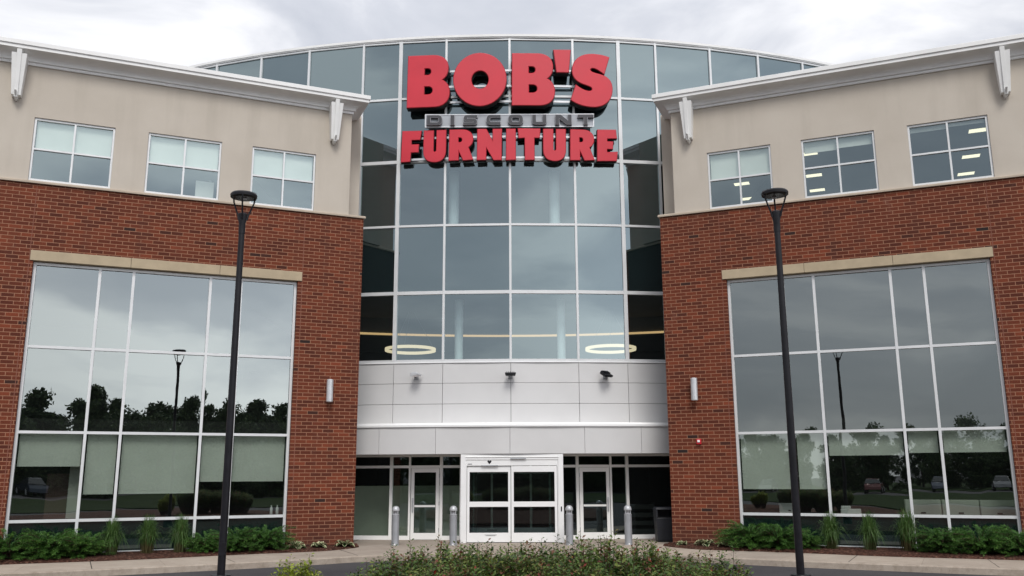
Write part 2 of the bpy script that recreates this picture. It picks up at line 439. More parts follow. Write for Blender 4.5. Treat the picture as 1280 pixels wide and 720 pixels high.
# kerb: rounded front edge, cut every 3.05 m by a joint
kb = MB(); sweep(kb, K, [(0, .0), (0, .125), (-.012, .142), (-.03, .15), (-.16, .15), (-.16, .0)])
tag(kb.build('kerb', kerb_c), kind='structure')
sw = MB(); sw.uv = []
norm = []
for i in range(len(K)):
    a, b = K[max(i-1,0)], K[min(i+1,len(K)-1)]; d = Vector((b[0]-a[0], b[1]-a[1])).normalized(); norm.append(Vector((-d.y, d.x)))
rows = []
for i, p in enumerate(K):
    r = []
    for v_ in (.16, 1.0, 1.75, 2.4):
        q = Vector(p) + norm[i]*v_
        r.append((q.x, q.y, .149 if v_ == .16 else .15, arc[i]-mid+.9, v_))
    r.append((r[-1][0], 31., .15, arc[i]-mid+.9, 9.))
    rows.append(r)
for i in range(len(rows)-1):
    for k_ in range(4):
        q = (rows[i][k_], rows[i+1][k_], rows[i+1][k_+1], rows[i][k_+1])
        sw.face([c[:3] for c in q]); sw.uv += [c[3:] for c in q]
tag(sw.build('sidewalk', concrete), kind='structure')
# planted island the photograph is taken from
isl = MB(); n = 48; rings = []
def island_h(f): return .15 + .30*(1-f*f)
for f in (1.0, .98, .85, .65, .4, .15):
    rr = []
    for i in range(n):
        a = 2*math.pi*i/n
        rr.append((9.0*f*math.copysign(abs(math.cos(a))**.8, math.cos(a)), 6.5 + 9.9*f*math.copysign(abs(math.sin(a))**.8, math.sin(a)), island_h(f) if f < 1 else .0))
    rings.append(rr)
rings.insert(1, [(x, y, .14) for x, y, z in rings[0]])
isl.ring(rings)
tag(isl.build('island_mulch', mulch, smooth=True), kind='structure')

# ------------------------------------------------------------------ the store
store = thing('store_building', 'brick and stucco furniture store with curved glass bay between two angled wings', 'store', (0, 27, 0))
CX = 4.51; CY = 25.9
WINGM = {-1: Matrix.Translation((-CX, CY, 0)) @ Matrix.Rotation(R_(22.9), 4, 'Z'), 1: Matrix.Translation((CX, CY, 0)) @ Matrix.Rotation(R_(-22.2), 4, 'Z')}
WEND = 17.0
def wing(sx):
    M = WINGM[sx]; inv = M.inverted()
    def X(s): return sx*s
    def loc(p): q = inv @ Vector((p[0], p[1], 0)); return (q.x, q.y)
    def bx(mb, s0, s1, *a, **k): mb.box(X(s0), X(s1), *a, **k)
    # brick
    b = MB()
    hole = (min(X(1.88), X(8.72)), max(X(1.88), X(8.72)), .10, 7.67)
    hole2 = (min(X(1.76), X(8.80)), max(X(1.76), X(8.80)), 7.67, 7.95)
    wall_holes(b, [X(0), X(WEND)], [0, 9.76], [hole, hole2], 0, .36)
    bx(b, WEND-.36, WEND, .36, 12, 0, 9.76)
    b.build('brick_wall', brick, store, M)
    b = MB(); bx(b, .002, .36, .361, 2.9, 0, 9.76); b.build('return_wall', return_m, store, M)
    c = MB(); sweep(c, [(X(WEND+.05), .0), (X(-.0), .0), (X(-.0), 2.55)] if sx == -1 else [(X(0), 2.55), (X(0), 0), (X(WEND+.05), 0)], [(.055, 9.765), (.055, 9.81), (.04, 9.835), (-.5, 9.86), (-.5, 9.765)])
    c.build('coping', coping_m, store, M)
    # lintel of three cast stones
    l = MB()
    for s0, s1 in ((1.765, 4.05), (4.058, 6.36), (6.368, 8.795)): bx(l, s0, s1, -.03, .3, 7.675, 7.945)
    l.build('lintel', limestone, store, M, bevel=.006)
    # stucco
    st = MB(); ups = [(1.50, 3.36), (4.22, 6.20), (7.06, 9.06), (9.96, 11.9), (12.9, 14.8)]
    wall_holes(st, [X(.45), X(WEND)], [9.86, 13.14], [(min(X(a), X(b_)), max(X(a), X(b_)), 9.865, 11.64) for a, b_ in ups], .06, .34)
    p0 = M @ Vector((X(.45), .06, 0))
    bx(st, -.10, .75, 1.16, 1.4, 9.862, 13.55); bx(st, -.10, .2, 1.4, 2.9, 9.862, 13.55); bx(st, .45, .75, .34, 1.16, 9.862, 13.1)
    st.build('stucco_wall', stucco, store, M)
    # cornice with a cove, mitred round the inner end
    prof = [(.0, 13.09), (.045, 13.09), (.055, 13.125), (.04, 13.16), (.07, 13.175)]
    for i in range(9):
        a = i/8*math.pi/2
        prof.append((.09 + .33*(1-math.cos(a)), 13.18 + .20*math.sin(a)))
    prof += [(.43, 13.385), (.43, 13.475), (.465, 13.485), (.465, 13.60), (.44, 13.615), (-.3, 13.66), (-.3, 13.2)]
    path = [(X(.45), 1.15), (X(.45), .06), (X(WEND+.4), .06)]
    if sx == -1: path = path[::-1]
    k = MB(); sweep(k, path, prof)
    k.build('cornice', white_trim, store, M, smooth=True)
    # fluted brackets
    for s in (.99, 9.54):
        q = MB()
        def leaf(xa, xb, ya, yb, d, zt, zb):
            # tapered slab: at the top from xa..xb, at the bottom from ya..yb, stands d proud
            f0, f1 = .06-.42-d, .06-.22-d
            q.hexa([(X(s)+ya, f1, zb), (X(s)+yb, f1, zb), (X(s)+yb, .06, zb), (X(s)+ya, .06, zb),
                    (X(s)+xa, f0, zt), (X(s)+xb, f0, zt), (X(s)+xb, .06, zt), (X(s)+xa, .06, zt)])
        leaf(-.185, -.062, -.115, -.03, .0, 13.24, 12.12)
        leaf(.062, .185, .03, .115, .0, 13.24, 12.12)
        leaf(-.06, .06, -.045, .045, .035, 13.34, 12.05)
        leaf(-.028, .028, -.022, .022, -.03, 12.2, 12.01)
        q.build('bracket', bracket_white, store, M, bevel=.006)
    # upper windows
    blinds = {-1: [(10.78,), (10.78,), (10.78,), (10.78,), (10.78,)], 1: [(10.80,), (11.28,), (11.47,), (11.2,), (10.8,)]}[sx]
    for wi, (a, b_) in enumerate(ups):
        z0, z1 = 9.87, 11.635
        f = MB(); y0, y1 = .10, .19; fw = .055
        bx(f, a+.005, a+fw, y0, y1, z0, z1); bx(f, b_-fw, b_-.005, y0, y1, z0, z1)
        bx(f, a+fw, b_-fw, y0, y1, z0, z0+fw); bx(f, a+fw, b_-fw, y0, y1, z1-fw, z1)
        m = (a+b_)/2; zm = 10.765
        bx(f, m-.024, m+.024, y0, y1, z0+fw, z1-fw); bx(f, a+fw, m-.024, y0+.004, y1-.004, zm-.024, zm+.024); bx(f, m+.024, b_-fw, y0+.004, y1-.004, zm-.024, zm+.024)
        fo = f.build('window', alu, store, M)
        g_ = MB()
        for s0, s1 in ((a+fw, m-.024), (m+.024, b_-fw)):
            for za, zb in ((z0+fw, zm-.024), (zm+.024, z1-fw)):
                j = [random.uniform(-.0012, .0012) for _ in range(4)]; j[2] = j[1]+j[3]-j[0]
                xa, xb = sorted((X(s0), X(s1)))
                g_.face([(xa, .15+j[0], za), (xb, .15+j[1], za), (xb, .15+j[2], zb), (xa, .15+j[3], zb)])
        g_.build('pane', glass_up, fo, M)
        bl = MB()
        zb = blinds[wi][0]
        bx(bl, a+.07, m-.01, .235, .24, zb, 11.6); bx(bl, m+.01, b_-.07, .235, .24, zb+(.02 if wi else 0), 11.6)
        bx(bl, a+.07, m-.01, .23, .245, zb-.02, zb-.002)
        bl.build('blind', blind_m, fo, M)
        if sx == -1 and wi == 1:
            cu = MB(); bx(cu, a+.12, a+.62, .5, .52, 9.95, 10.52); cu.build('screen', blind_m, fo, M)
    # tall ground-floor window
    cs = [1.88, 3.44, 4.27, 6.27, 7.11, 8.72]; zs = [.225, 1.03, 3.24, 5.43, 7.665]
    f = MB(); y0, y1 = .13, .27; fw = .045
    xs = [(c-.035, c+.035) for c in cs]; xs[0] = (1.885, 1.955); xs[-1] = (8.645, 8.715)
    for a, b_ in xs: bx(f, a, b_, y0, y1, zs[0]-.08, zs[-1]-.005)
    zr = [(z-.035, z+.035) for z in zs]; zr[0] = (.145, .245); zr[-1] = (7.59, 7.66)
    for i in range(5):
        a, b_ = xs[i][1], xs[i+1][0]
        for za, zb in zr: bx(f, a, b_, y0+.006, y1-.006, za, zb)
    bx(f, 1.90, 8.70, y0-.03, y0-.004, .146, .19)
    fo = f.build('storefront_window', alu, store, M)
    for i in range(5):
        a, b_ = xs[i][1], xs[i+1][0]
        for k_ in range(4):
            za, zb = zr[k_][1], zr[k_+1][0]
            j = [random.uniform(-.005, .005) for _ in range(4)]; j[2] = j[1]+j[3]-j[0]
            xa, xb = sorted((X(a), X(b_)))
            p = MB(); p.face([(xa, .2+j[0], za), (xb, .2+j[1], za), (xb, .2+j[2], zb), (xa, .2+j[3], zb)])
            p.build('pane', spandrel_low if k_ == 0 else glass, fo, M)
    drops = {-1: [2.0, 2.0, 1.70, 1.70, 2.41], 1: [1.73, 1.73, 2.62, 2.67, 2.67]}[sx]
    for i in range(5):
        a, b_ = xs[i][1]+.03, xs[i+1][0]-.03
        bl = MB(); bx(bl, a, b_, .33, .336, drops[i], 3.2); bx(bl, a, b_, .32, .345, drops[i]-.03, drops[i]); bl.build('blind', blind_m, fo, M)
    # rooms behind the glass
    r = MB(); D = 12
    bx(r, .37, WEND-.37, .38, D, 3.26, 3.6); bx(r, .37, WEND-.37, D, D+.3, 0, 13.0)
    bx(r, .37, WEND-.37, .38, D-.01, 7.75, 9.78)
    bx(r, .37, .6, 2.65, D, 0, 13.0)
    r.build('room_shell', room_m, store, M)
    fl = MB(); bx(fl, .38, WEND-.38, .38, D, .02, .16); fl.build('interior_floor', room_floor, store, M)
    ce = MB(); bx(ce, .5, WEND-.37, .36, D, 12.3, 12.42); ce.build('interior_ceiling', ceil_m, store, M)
    ro = MB(); bx(ro, .5, WEND+.2, .4, D+.4, 13.02, 13.2); ro.build('roof', roofing, store, M)
for sx in (-1, 1): wing(sx)

# ---- curved bay
XB, D0, RB = -.05, 27.9, 31.0
def arcp(a, off=0):          # off > 0 stands proud of the glass
    return Vector((XB + (RB+off)*math.sin(a), D0 + RB - (RB+off)*math.cos(a), 0))
def ax(x): return math.asin(x/RB)
COLS = [-11.75, -10.6, -8.82, -7.0, -5.03, -3.72, -2.15, 0, 2.15, 3.72, 5.03, 7.0, 8.82, 10.6, 11.75]
ANG = [ax(x) for x in COLS]
ROWS = [5.66, 7.88, 10.13, 12.37, 14.62, 16.72]
def vbar(mb, a, hw, z0, z1, o0=-.1, o1=.06, mi=0):
    p = arcp(a); tx, ty = math.cos(a), math.sin(a); nx, ny = math.sin(a), -math.cos(a)
    q = [(p.x+tx*u+nx*o, p.y+ty*u+ny*o) for u, o in ((-hw, o1), (hw, o1), (hw, o0), (-hw, o0))]
    mb.hexa([(x, y, z0) for x, y in q] + [(x, y, z1) for x, y in q], mi)
def chord(mb, a0, a1, z0, z1, o0, o1, trim0=0, trim1=0, mi=0):
    def e(o):
        A, B = arcp(a0, o), arcp(a1, o); d = (B-A).normalized(); return A+d*trim0, B-d*trim1
    f0, f1 = e(o1); b0, b1 = e(o0)
    q = [f0, f1, b1, b0]
    mb.hexa([(p.x, p.y, z0) for p in q] + [(p.x, p.y, z1) for p in q], mi)
cw = MB()
HW = [.036]*15; HW[5] = HW[9] = .06
for i, a in enumerate(ANG):
    vbar(cw, a, HW[i], 5.60 if 4 <= i <= 10 else 12.30, 16.735)
RH = {5.66: (.05, .05), 7.88: (.055, .055), 10.13: (.036, .036), 12.37: (.06, .05), 14.62: (.036, .036), 16.72: (.045, .012)}
for i in range(14):
    for z in ROWS:
        if z < 12 and not 4 <= i <= 9: continue
        lo, hi = RH[z]
        chord(cw, ANG[i], ANG[i+1], z-lo, z+hi, -.094, .052, HW[i], HW[i+1])
cwo = cw.build('curtain_wall', alu, store)
for i in range(14):
    for k in range(5):
        if k < 3 and not 4 <= i <= 9: continue
        A, B = arcp(ANG[i]), arcp(ANG[i+1]); z0, z1 = ROWS[k], ROWS[k+1]
        j = [random.uniform(-.005, .005) for _ in range(4)]; j[2] = j[1]+j[3]-j[0]
        p = MB(); p.face([(A.x, A.y+j[0], z0), (B.x, B.y+j[1], z0), (B.x, B.y+j[2], z1), (A.x, A.y+j[3], z1)])
        p.build('pane', glass_bay if (k in (0, 2) and 4 <= i <= 9) else spandrel, cwo)
def arc_sweep(mb, prof, a0, a1, n=28, mi=0):
    sweep(mb, [tuple(arcp(a0+(a1-a0)*i/n)[:2]) for i in range(n+1)], prof, mi)
rf = MB(); arc_sweep(rf, [(.0, 16.742), (.075, 16.745), (.075, 16.775), (.10, 16.78), (.10, 16.865), (.08, 16.875), (-.4, 16.9), (-.4, 16.742)], ax(-11.95), ax(11.95), 40)
rf.build('roof_trim', white_trim, store)
br = MB(); br.prism([tuple(arcp(ax(-11.9)+(ax(11.9)-ax(-11.9))*i/30, -.3)[:2]) for i in range(31)] + [(11.9, 40), (-11.9, 40)], 16.76, 16.88); br.build('roof', roofing, store)
# metal panel band under the glass: separate cassettes with open joints
pb = MB()
pc = [-5.35, -3.72, -2.15, 0, 2.15, 3.72, 5.35]; pz = [3.3, 4.30, 4.95, 5.585]
for i in range(6):
    for k in range(3):
        chord(pb, ax(pc[i]), ax(pc[i+1]), pz[k]+.006, pz[k+1]-.006, -.05, .06, .006, .006)
chord_b = pb.build('metal_panel_band', panel_m, store, bevel=.004)
bk = MB(); arc_sweep(bk, [(-.02, 3.25), (-.02, 5.6), (-.2, 5.6), (-.2, 3.25)], ax(-5.3), ax(5.3), 12); bk.build('panel_backing', alu_dark, store)
sl_ = MB(); arc_sweep(sl_, [(.0, 5.59), (.085, 5.592), (.085, 5.615), (.0, 5.635)], ax(-5.3), ax(5.3), 12); sl_.build('sill_flashing', flash_m, store)
# canopy
ca = MB(); CD = .95
cc = [-5.15, -3.89, -2.21, -.03, 2.16, 3.84, 5.1]
for i in range(6): chord(ca, ax(cc[i]), ax(cc[i+1]), 2.735, 3.535, .5, CD, .004, .004)
cao = ca.build('canopy', panel_m, store, bevel=.004)
k = MB(); arc_sweep(k, [(-.05, 3.54), (CD+.04, 3.54), (CD+.04, 3.60), (CD+.015, 3.615), (CD+.0, 3.66), (-.05, 3.70)], ax(-5.15), ax(5.1), 16); k.build('flashing', flash_m, cao)
k = MB(); arc_sweep(k, [(-.7, 2.742), (.49, 2.742), (.49, 3.50), (-.7, 3.50)], ax(-5.2), ax(5.15), 16); k.build('soffit', white_trim, cao)

# ---- entrance glazing on its own shallow arc
SB = -.38      # set back from the bay glass
cols_sf = [(-5.3, .03), (-3.83, .045), (-3.23, .03), (-2.22, .045), (-1.6, .03), (1.56, .03), (2.10, .045), (3.17, .03), (3.70, .045), (5.3, .03)]
SF = (MB(), MB())
for x, hw in cols_sf: vbar(SF[x > 0], ax(x), hw, .152, 2.735, SB-.1, SB+.03)
for i in range(9):
    if i == 4: continue
    a0, a1 = ax(cols_sf[i][0]), ax(cols_sf[i+1][0]); h0, h1 = cols_sf[i][1], cols_sf[i+1][1]
    chord(SF[i > 4], a0, a1, 2.335, 2.415, SB-.095, SB+.025, h0, h1); chord(SF[i > 4], a0, a1, 2.68, 2.735, SB-.095, SB+.02, h0, h1)
    if i not in (2, 6): chord(SF[i > 4], a0, a1, .152, .275, SB-.095, SB+.025, h0, h1)
SFO = [q.build('entrance_glazing', door_white, store) for q in SF]
for i in range(9):
    if i == 4: continue
    A, B = arcp(ax(cols_sf[i][0]), SB-.03), arcp(ax(cols_sf[i+1][0]), SB-.03)
    p = MB()
    p.face([(A.x, A.y, 2.4), (B.x, B.y, 2.4), (B.x, B.y, 2.7), (A.x, A.y, 2.7)])
    if i not in (2, 6): p.face([(A.x, A.y, .26), (B.x, B.y, .26), (B.x, B.y, 2.35), (A.x, A.y, 2.35)])
    p.build('pane', door_glass, SFO[i > 4])
def swing_door(x0, x1, hinge_left):
    a0, a1 = ax(x0), ax(x1)
    A, B = arcp(a0, SB+.005), arcp(a1, SB+.005); ang = math.atan2(B.y-A.y, B.x-A.x); W = (B-A).length
    M = Matrix.Translation((A.x, A.y, 0)) @ Matrix.Rotation(ang, 4, 'Z')
    d = MB(); z0, z1 = .165, 2.33
    d.box(.012, .115, -.022, .022, z0, z1); d.box(W-.115, W-.012, -.022, .022, z0, z1)
    d.box(.115, W-.115, -.022, .022, z0, .36); d.box(.115, W-.115, -.022, .022, 2.2, z1); d.box(.115, W-.115, -.02, .02, 1.14, 1.2)
    do = d.build('door', door_white, store, M)
    p = MB(); p.box(.11, W-.11, -.004, .004, .35, 2.21); p.build('pane', door_glass, do, M)
    gk = MB()
    for a, b_, c, e_ in ((.115, .125, .36, 2.2), (W-.125, W-.115, .36, 2.2)): gk.box(a, b_, -.024, .0, c, e_)
    gk.build('gasket', rubber, do, M)
    h = MB(); xh = W-.07 if hinge_left else .07
    h.tube([(xh, -.02, 1.02), (xh, -.075, 1.02), (xh, -.075, 1.38), (xh, -.02, 1.38)], .013, 8); h.box(xh-.03, xh+.03, -.028, -.018, .98, 1.42); h.build('handle', lightsilver, do, M)
    hg = MB(); xg = .006 if hinge_left else W-.006
    for z in (.45, 1.25, 2.1): hg.tube([(xg, -.03, z-.06), (xg, -.03, z+.06)], .012, 6)
    hg.build('hinge', silver, do, M)
swing_door(-3.19, -2.27, False)
swing_door(2.15, 3.13, True)
# ---- sliding entrance: a box standing out of the glazing
SY = 27.0; dx = -.02
s = MB()
s.box(dx-1.54, dx-1.39, SY, 28.25, .152, 2.72); s.box(dx+1.38, dx+1.53, SY, 28.25, .152, 2.72)
s.box(dx-1.39, dx+1.38, SY+.01, 28.2, 2.56, 2.72); s.box(dx-1.39, dx+1.38, SY+.03, SY+.22, 2.385, 2.56)
s.box(dx-1.42, dx+1.41, SY-.012, SY+.01, 2.63, 2.655)
s.box(dx-1.39, dx-1.36, SY+.02, SY+.2, .152, 2.385); s.box(dx+1.35, dx+1.38, SY+.02, SY+.2, .152, 2.385)
s.box(dx-1.38, dx+1.37, 27.3, 28.2, .152, .165)
so_ = s.build('sliding_entrance', flash_m, store, bevel=.005)
for x0, x1, yy in ((dx-1.35, dx-.045, SY+.10), (dx-.03, dx+1.34, SY+.055)):
    d = MB(); a, b_ = x0+.075, x1-.075
    d.box(x0, a, yy-.025, yy+.025, .17, 2.37); d.box(b_, x1, yy-.025, yy+.025, .17, 2.37)
    d.box(a, b_, yy-.025, yy+.025, .17, .44); d.box(a, b_, yy-.025, yy+.025, 1.185, 1.335); d.box(a, b_, yy-.025, yy+.025, 2.2, 2.37)
    d.build('sliding_leaf', flash_m, so_, bevel=.004)
    p = MB(); p.face([(a, yy, .43), (b_, yy, .43), (b_, yy, 2.21), (a, yy, 2.21)]); p.build('pane', door_glass, so_)
    q = MB()
    for za, zb in ((.44, 1.185), (1.335, 2.2)):
        q.box(a, a+.012, yy-.02, yy-.004, za, zb); q.box(b_-.012, b_, yy-.02, yy-.004, za, zb); q.box(a+.012, b_-.012, yy-.02, yy-.004, zb-.012, zb); q.box(a+.012, b_-.012, yy-.02, yy-.004, za, za+.012)
    q.build('gasket', rubber, so_)
q = MB(); q.box(dx-.05, dx+.42, SY-.03, SY+.008, 2.575, 2.60); q.box(dx-.92, dx-.42, SY+.0, SY+.03, 2.375, 2.40); q.build('sensor', silver, so_)
q = MB(); hp = [(0, -.055), (-.05, 0), (-.062, .03), (-.045, .05), (-.015, .048), (0, .03), (.015, .048), (.045, .05), (.062, .03), (.05, 0)]
hx, hz = dx-.68, 2.49
q.ring([[(hx+u, SY+.028, hz+v) for u, v in hp], [(hx+u, SY+.022, hz+v) for u, v in hp]]); q.build('emblem', black_paint, so_)
def tiny_text(name, txt, size, x, y, z, mat, parent):
    cu = bpy.data.curves.new(name, 'FONT'); cu.body = txt; cu.size = size; cu.align_x = 'CENTER'; cu.extrude = .001
    o = bpy.data.objects.new(name, cu); M = Matrix.Translation((x, y, z)) @ Matrix.Rotation(R_(90), 4, 'X')
    me = bpy.data.meshes.new_from_object(o); bpy.data.objects.remove(o)
    me.materials.clear(); me.materials.append(mat)
    return link(bpy.data.objects.new(name, me), parent, M)
q = MB(); q.box(dx-.75, dx-.45, SY+.066, SY+.07, .505, .53); q.box(dx-.82, dx-.46, SY+.070, SY+.0735, .375, .384); q.box(dx-.78, dx-.5, SY+.070, SY+.0735, .352, .360); q.box(dx-1.33, dx-1.2, SY+.022, SY+.027, 2.43, 2.445); q.build('sticker', black_paint, so_)
q = MB(); q.box(dx+1.44, dx+1.475, SY-.012, SY, 1.05, 1.19); q.build('key_switch', black_paint, so_)
q = MB(); q.box(dx-1.22, dx-1.05, 27.2, 28.2, .2, 2.35); q.box(dx+1.08, dx+1.22, 27.2, 28.2, .2, 2.35); 
q.build('side_screen', mk_glass('vestibule_glass', .12, (.55, .68, .66), .002), so_)
# inner doors of the vestibule, seen through the sliding leaves
q = MB()
for x in (-1.3, -.68, -.03, .62, 1.25): q.box(dx+x-.035, dx+x+.035, 30.2, 30.28, .17, 2.5)
q.box(dx-1.33, dx+1.29, 30.21, 30.27, 2.15, 2.3); q.box(dx-1.33, dx+1.29, 30.21, 30.27, .166, .4); q.box(dx-1.33, dx+1.29, 30.215, 30.265, 1.1, 1.2)
q.build('inner_door', plain('inner_door_paint', (.42, .52, .5), .5), store)
# interior of the bay
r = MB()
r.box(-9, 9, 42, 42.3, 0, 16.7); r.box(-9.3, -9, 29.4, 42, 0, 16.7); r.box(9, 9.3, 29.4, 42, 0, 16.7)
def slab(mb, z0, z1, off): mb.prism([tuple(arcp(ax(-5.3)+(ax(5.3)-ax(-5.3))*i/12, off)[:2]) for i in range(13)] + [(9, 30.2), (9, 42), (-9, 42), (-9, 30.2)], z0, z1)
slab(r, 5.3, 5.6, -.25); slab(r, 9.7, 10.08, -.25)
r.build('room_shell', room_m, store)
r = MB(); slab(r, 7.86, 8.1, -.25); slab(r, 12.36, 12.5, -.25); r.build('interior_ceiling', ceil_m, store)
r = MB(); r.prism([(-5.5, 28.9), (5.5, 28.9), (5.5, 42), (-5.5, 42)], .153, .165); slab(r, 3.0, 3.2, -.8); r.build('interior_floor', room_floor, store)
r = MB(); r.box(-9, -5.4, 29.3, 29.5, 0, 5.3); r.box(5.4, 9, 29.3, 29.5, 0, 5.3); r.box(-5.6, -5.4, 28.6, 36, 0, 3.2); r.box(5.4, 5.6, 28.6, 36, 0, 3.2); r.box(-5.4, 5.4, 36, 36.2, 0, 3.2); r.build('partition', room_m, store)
for z0, z1, xs_, rr in ((5.61, 7.85, (-1.83, 1.68), .14), (10.09, 12.35, (-2.05, 1.52), .18)):
    for x in xs_:
        c = MB(); c.lathe([(rr, z0), (rr, z1)], (x*.97, 29.1), 24); c.build('interior_column', column_m, store, smooth=True)

# ------------------------------------------------------------------ the sign
sign = thing('store_sign', "red and grey channel-letter sign reading BOB'S DISCOUNT FURNITURE on the curved glass", 'sign', (0, 27.6, 12.2))
def sxz(p): return (-3.46 + (p[0]-82)*.00629, 15.95 - (p[1]-107)*.00673)
def bez(path):
    """path: list of ('M',p)/('L',p)/('C',p1,p2,p3)"""
    out = []
    for c in path:
        if len(c) == 2: out.append(c)
        else:
            p0 = out[-1]; p1, p2, p3 = (c[0], c[1]), (c[2], c[3]), (c[4], c[5])
            for i in range(1, 11):
                u = i/10; out.append(tuple((1-u)**3*p0[j] + 3*(1-u)**2*u*p1[j] + 3*(1-u)*u*u*p2[j] + u**3*p3[j] for j in (0, 1)))
    return out
def letter(name, loops, y, depth, face, side, bev=.0, edge=None, flat=False):
    cu = bpy.data.curves.new(name, 'CURVE'); cu.dimensions = '2D'; cu.fill_mode = 'BOTH'; cu.extrude = depth/2
    if bev: cu.bevel_depth = bev; cu.bevel_resolution = 0
    for lp in loops:
        pts = [sxz(p) for p in lp]
        sp = cu.splines.new('POLY'); sp.points.add(len(pts)-1)
        for q, p in zip(sp.points, pts): q.co = (p[0], p[1], 0, 1)
        sp.use_cyclic_u = True
    o = bpy.data.objects.new(name, cu)
    me = bpy.data.meshes.new_from_object(o); bpy.data.objects.remove(o)
    me.materials.clear()
    for m in (face, side, edge or side): me.materials.append(m)
    for p in me.polygons:
        p.material_index = 0 if p.normal.z > .9 else (2 if p.normal.z > .25 else 1); p.use_smooth = False
    xc = (min(v.co.x for v in me.vertices)+max(v.co.x for v in me.vertices))/2
    ga = 0 if flat else ax(xc-XB)
    M = Matrix.Translation((xc, y+depth/2+(0 if flat else (xc-XB)**2/(2*RB)), 0)) @ Matrix.Rotation(ga*.9, 4, 'Z') @ Matrix.Translation((-xc, 0, 0)) @ Matrix.Rotation(R_(90), 4, 'X')
    return link(bpy.data.objects.new(name, me), sign, M)
def ell(cx, cy, rx, ry, n=44): return [(cx+rx*math.cos(2*math.pi*i/n), cy+ry*math.sin(2*math.pi*i/n)) for i in range(n)]
def shift(lp, d): return [(x+d, y) for x, y in lp]
B1 = bez([(84,107),(215,107),(268,107,298,134,298,175),(298,208,285,228,264,240),(290,251,306,275,306,308),(306,354,275,381,225,381),(82,381)])
b1u = bez([(170,174),(188,174),(203,174,210,182,210,193),(210,205,202,213,188,213),(170,213)])
b1l = bez([(170,271),(190,271),(208,271,219,280,219,294),(219,308,208,317,190,317),(170,317)])
LB = [[B1, b1u, b1l],
      [ell(467,243,139,140), ell(468,245,48,50)],
      [shift(B1, 555), shift(b1u, 553), shift(b1l, 553)],
      [[(860,86),(948,85),(936,204),(874,204)]],
      [bez([(1155,118),(1127,207),(1103,190,1080,173,1060,177),(1047,183,1050,194,1064,200),(1085,208,1108,210,1128,219),(1156,232,1168,256,1168,286),(1168,346,1125,384,1065,384),(1020,384,977,372,947,350),
            (975,272),(1000,291,1030,305,1050,302),(1068,297,1066,284,1052,277),(1035,269,1020,267,1004,260),(970,246,957,222,957,195),(957,140,1000,103,1065,103),(1097,103,1130,108,1155,118)])]]
SIGNY = 27.44
for lp in LB: letter('letter', lp, SIGNY, .28, red_face, ret_black, .022, red_edge)
U1 = bez([(172,497),(222,497),(221,600),(222,612,238,612,239,600),(240,497),(288,497),(287,602),(286,642,266,660,230,660),(192,660,171,642,171,602)])
Rl = bez([(308,497),(372,497),(410,497,430,518,430,545),(430,566,420,580,405,588),(430,652),(380,655),(354,598),(354,654),(305,655)]); Rh = bez([(352,536),(364,536),(379,538,379,561,364,563),(352,563)])
FUR = [[[(57,495),(157,497),(150,541),(104,541),(104,567),(144,567),(142,606),(102,606),(98,653),(52,655)]], [U1], [Rl, Rh],
       [[(455,497),(500,497),(536,566),(536,497),(581,497),(579,656),(540,656),(499,586),(498,654),(453,655)]],
       [[(607,497),(653,497),(653,655),(605,656)]], [[(668,495),(783,496),(779,541),(751,541),(751,655),(704,656),(704,541),(672,543)]],
       [shift(U1, 629)], [shift(Rl, 636), shift(Rh, 636)],
       [[(1087,495),(1184,493),(1188,536),(1136,538),(1136,555),(1168,555),(1165,592),(1134,592),(1134,611),(1190,608),(1184,653),(1083,656)]]]
for lp in FUR: letter('letter', lp, SIGNY+.16, .16, red_face, ret_black, .018, red_edge)
def rr(x0, y0, x1, y1, tl=0, tr=0, br_=0, bl=0):
    o = []
    for (cx, cy, r, a0) in ((x1-tr, y0+tr, tr, -90), (x1-br_, y1-br_, br_, 0), (x0+bl, y1-bl, bl, 90), (x0+tl, y0+tl, tl, 180)):
        if r == 0: o.append((cx, cy)); continue
        for i in range(6):
            a = R_(a0 + 18*i); o.append((cx+r*math.cos(a), cy+r*math.sin(a)))
    return o
T_ = 15; y0, y1 = 423, 474
DIS = [[rr(187,y0,266,y1,0,20,20,0), rr(205,y0+13,249,y1-13,0,9,9,0)], [rr(312,y0,331,y1)],
       [bez([(452,436),(402,436),(398,436,398,442,402,442),(436,442),(456,442,456,474,436,474),(379,474),(379,461),(430,461),(435,461,435,455,430,455),(398,455),(376,455,376,423,398,423),(452,423)])],
       [bez([(575,437),(525,437),(516,437,516,460,525,460),(575,460),(575,474),(520,474),(496,474,496,423,520,423),(575,423)])],
       [rr(617,y0,693,y1,20,20,20,20), rr(635,y0+13,675,y1-13,8,8,8,8)],
       [bez([(744,423),(762,423),(762,454),(762,460,765,460,770,460),(792,460),(798,460,799,458,799,454),(799,423),(817,423),(817,456),(817,468,810,474,798,474),(764,474),(751,474,744,468,744,456)])],
       [[(866,423),(893,423),(932,455),(932,423),(950,423),(950,474),(924,474),(884,441),(884,474),(866,474)]],
       [[(984,423),(1066,423),(1066,437),(1034,437),(1034,474),(1016,474),(1016,437),(984,437)]]]
for lp in DIS: letter('letter', lp, SIGNY+.14, .07, grey_letter, grey_letter, .012, letter_edge, True)
(bx0, bz1), (bx1, bz0) = sxz((175, 413)), sxz((1070, 482))
f = MB(); fr = .03
f.box(bx0, bx1, SIGNY+.22, SIGNY+.26, bz1-fr, bz1); f.box(bx0, bx1, SIGNY+.22, SIGNY+.26, bz0, bz0+fr)
f.box(bx0, bx0+fr, SIGNY+.22, SIGNY+.26, bz0+fr, bz1-fr); f.box(bx1-fr, bx1, SIGNY+.22, SIGNY+.26, bz0+fr, bz1-fr)
f.build('frame', lightsilver, sign)
k = NT('clear_acrylic'); a_ = k.n('ShaderNodeBsdfTransparent'); a_.inputs[0].default_value = (.9, .92, .95, 1)
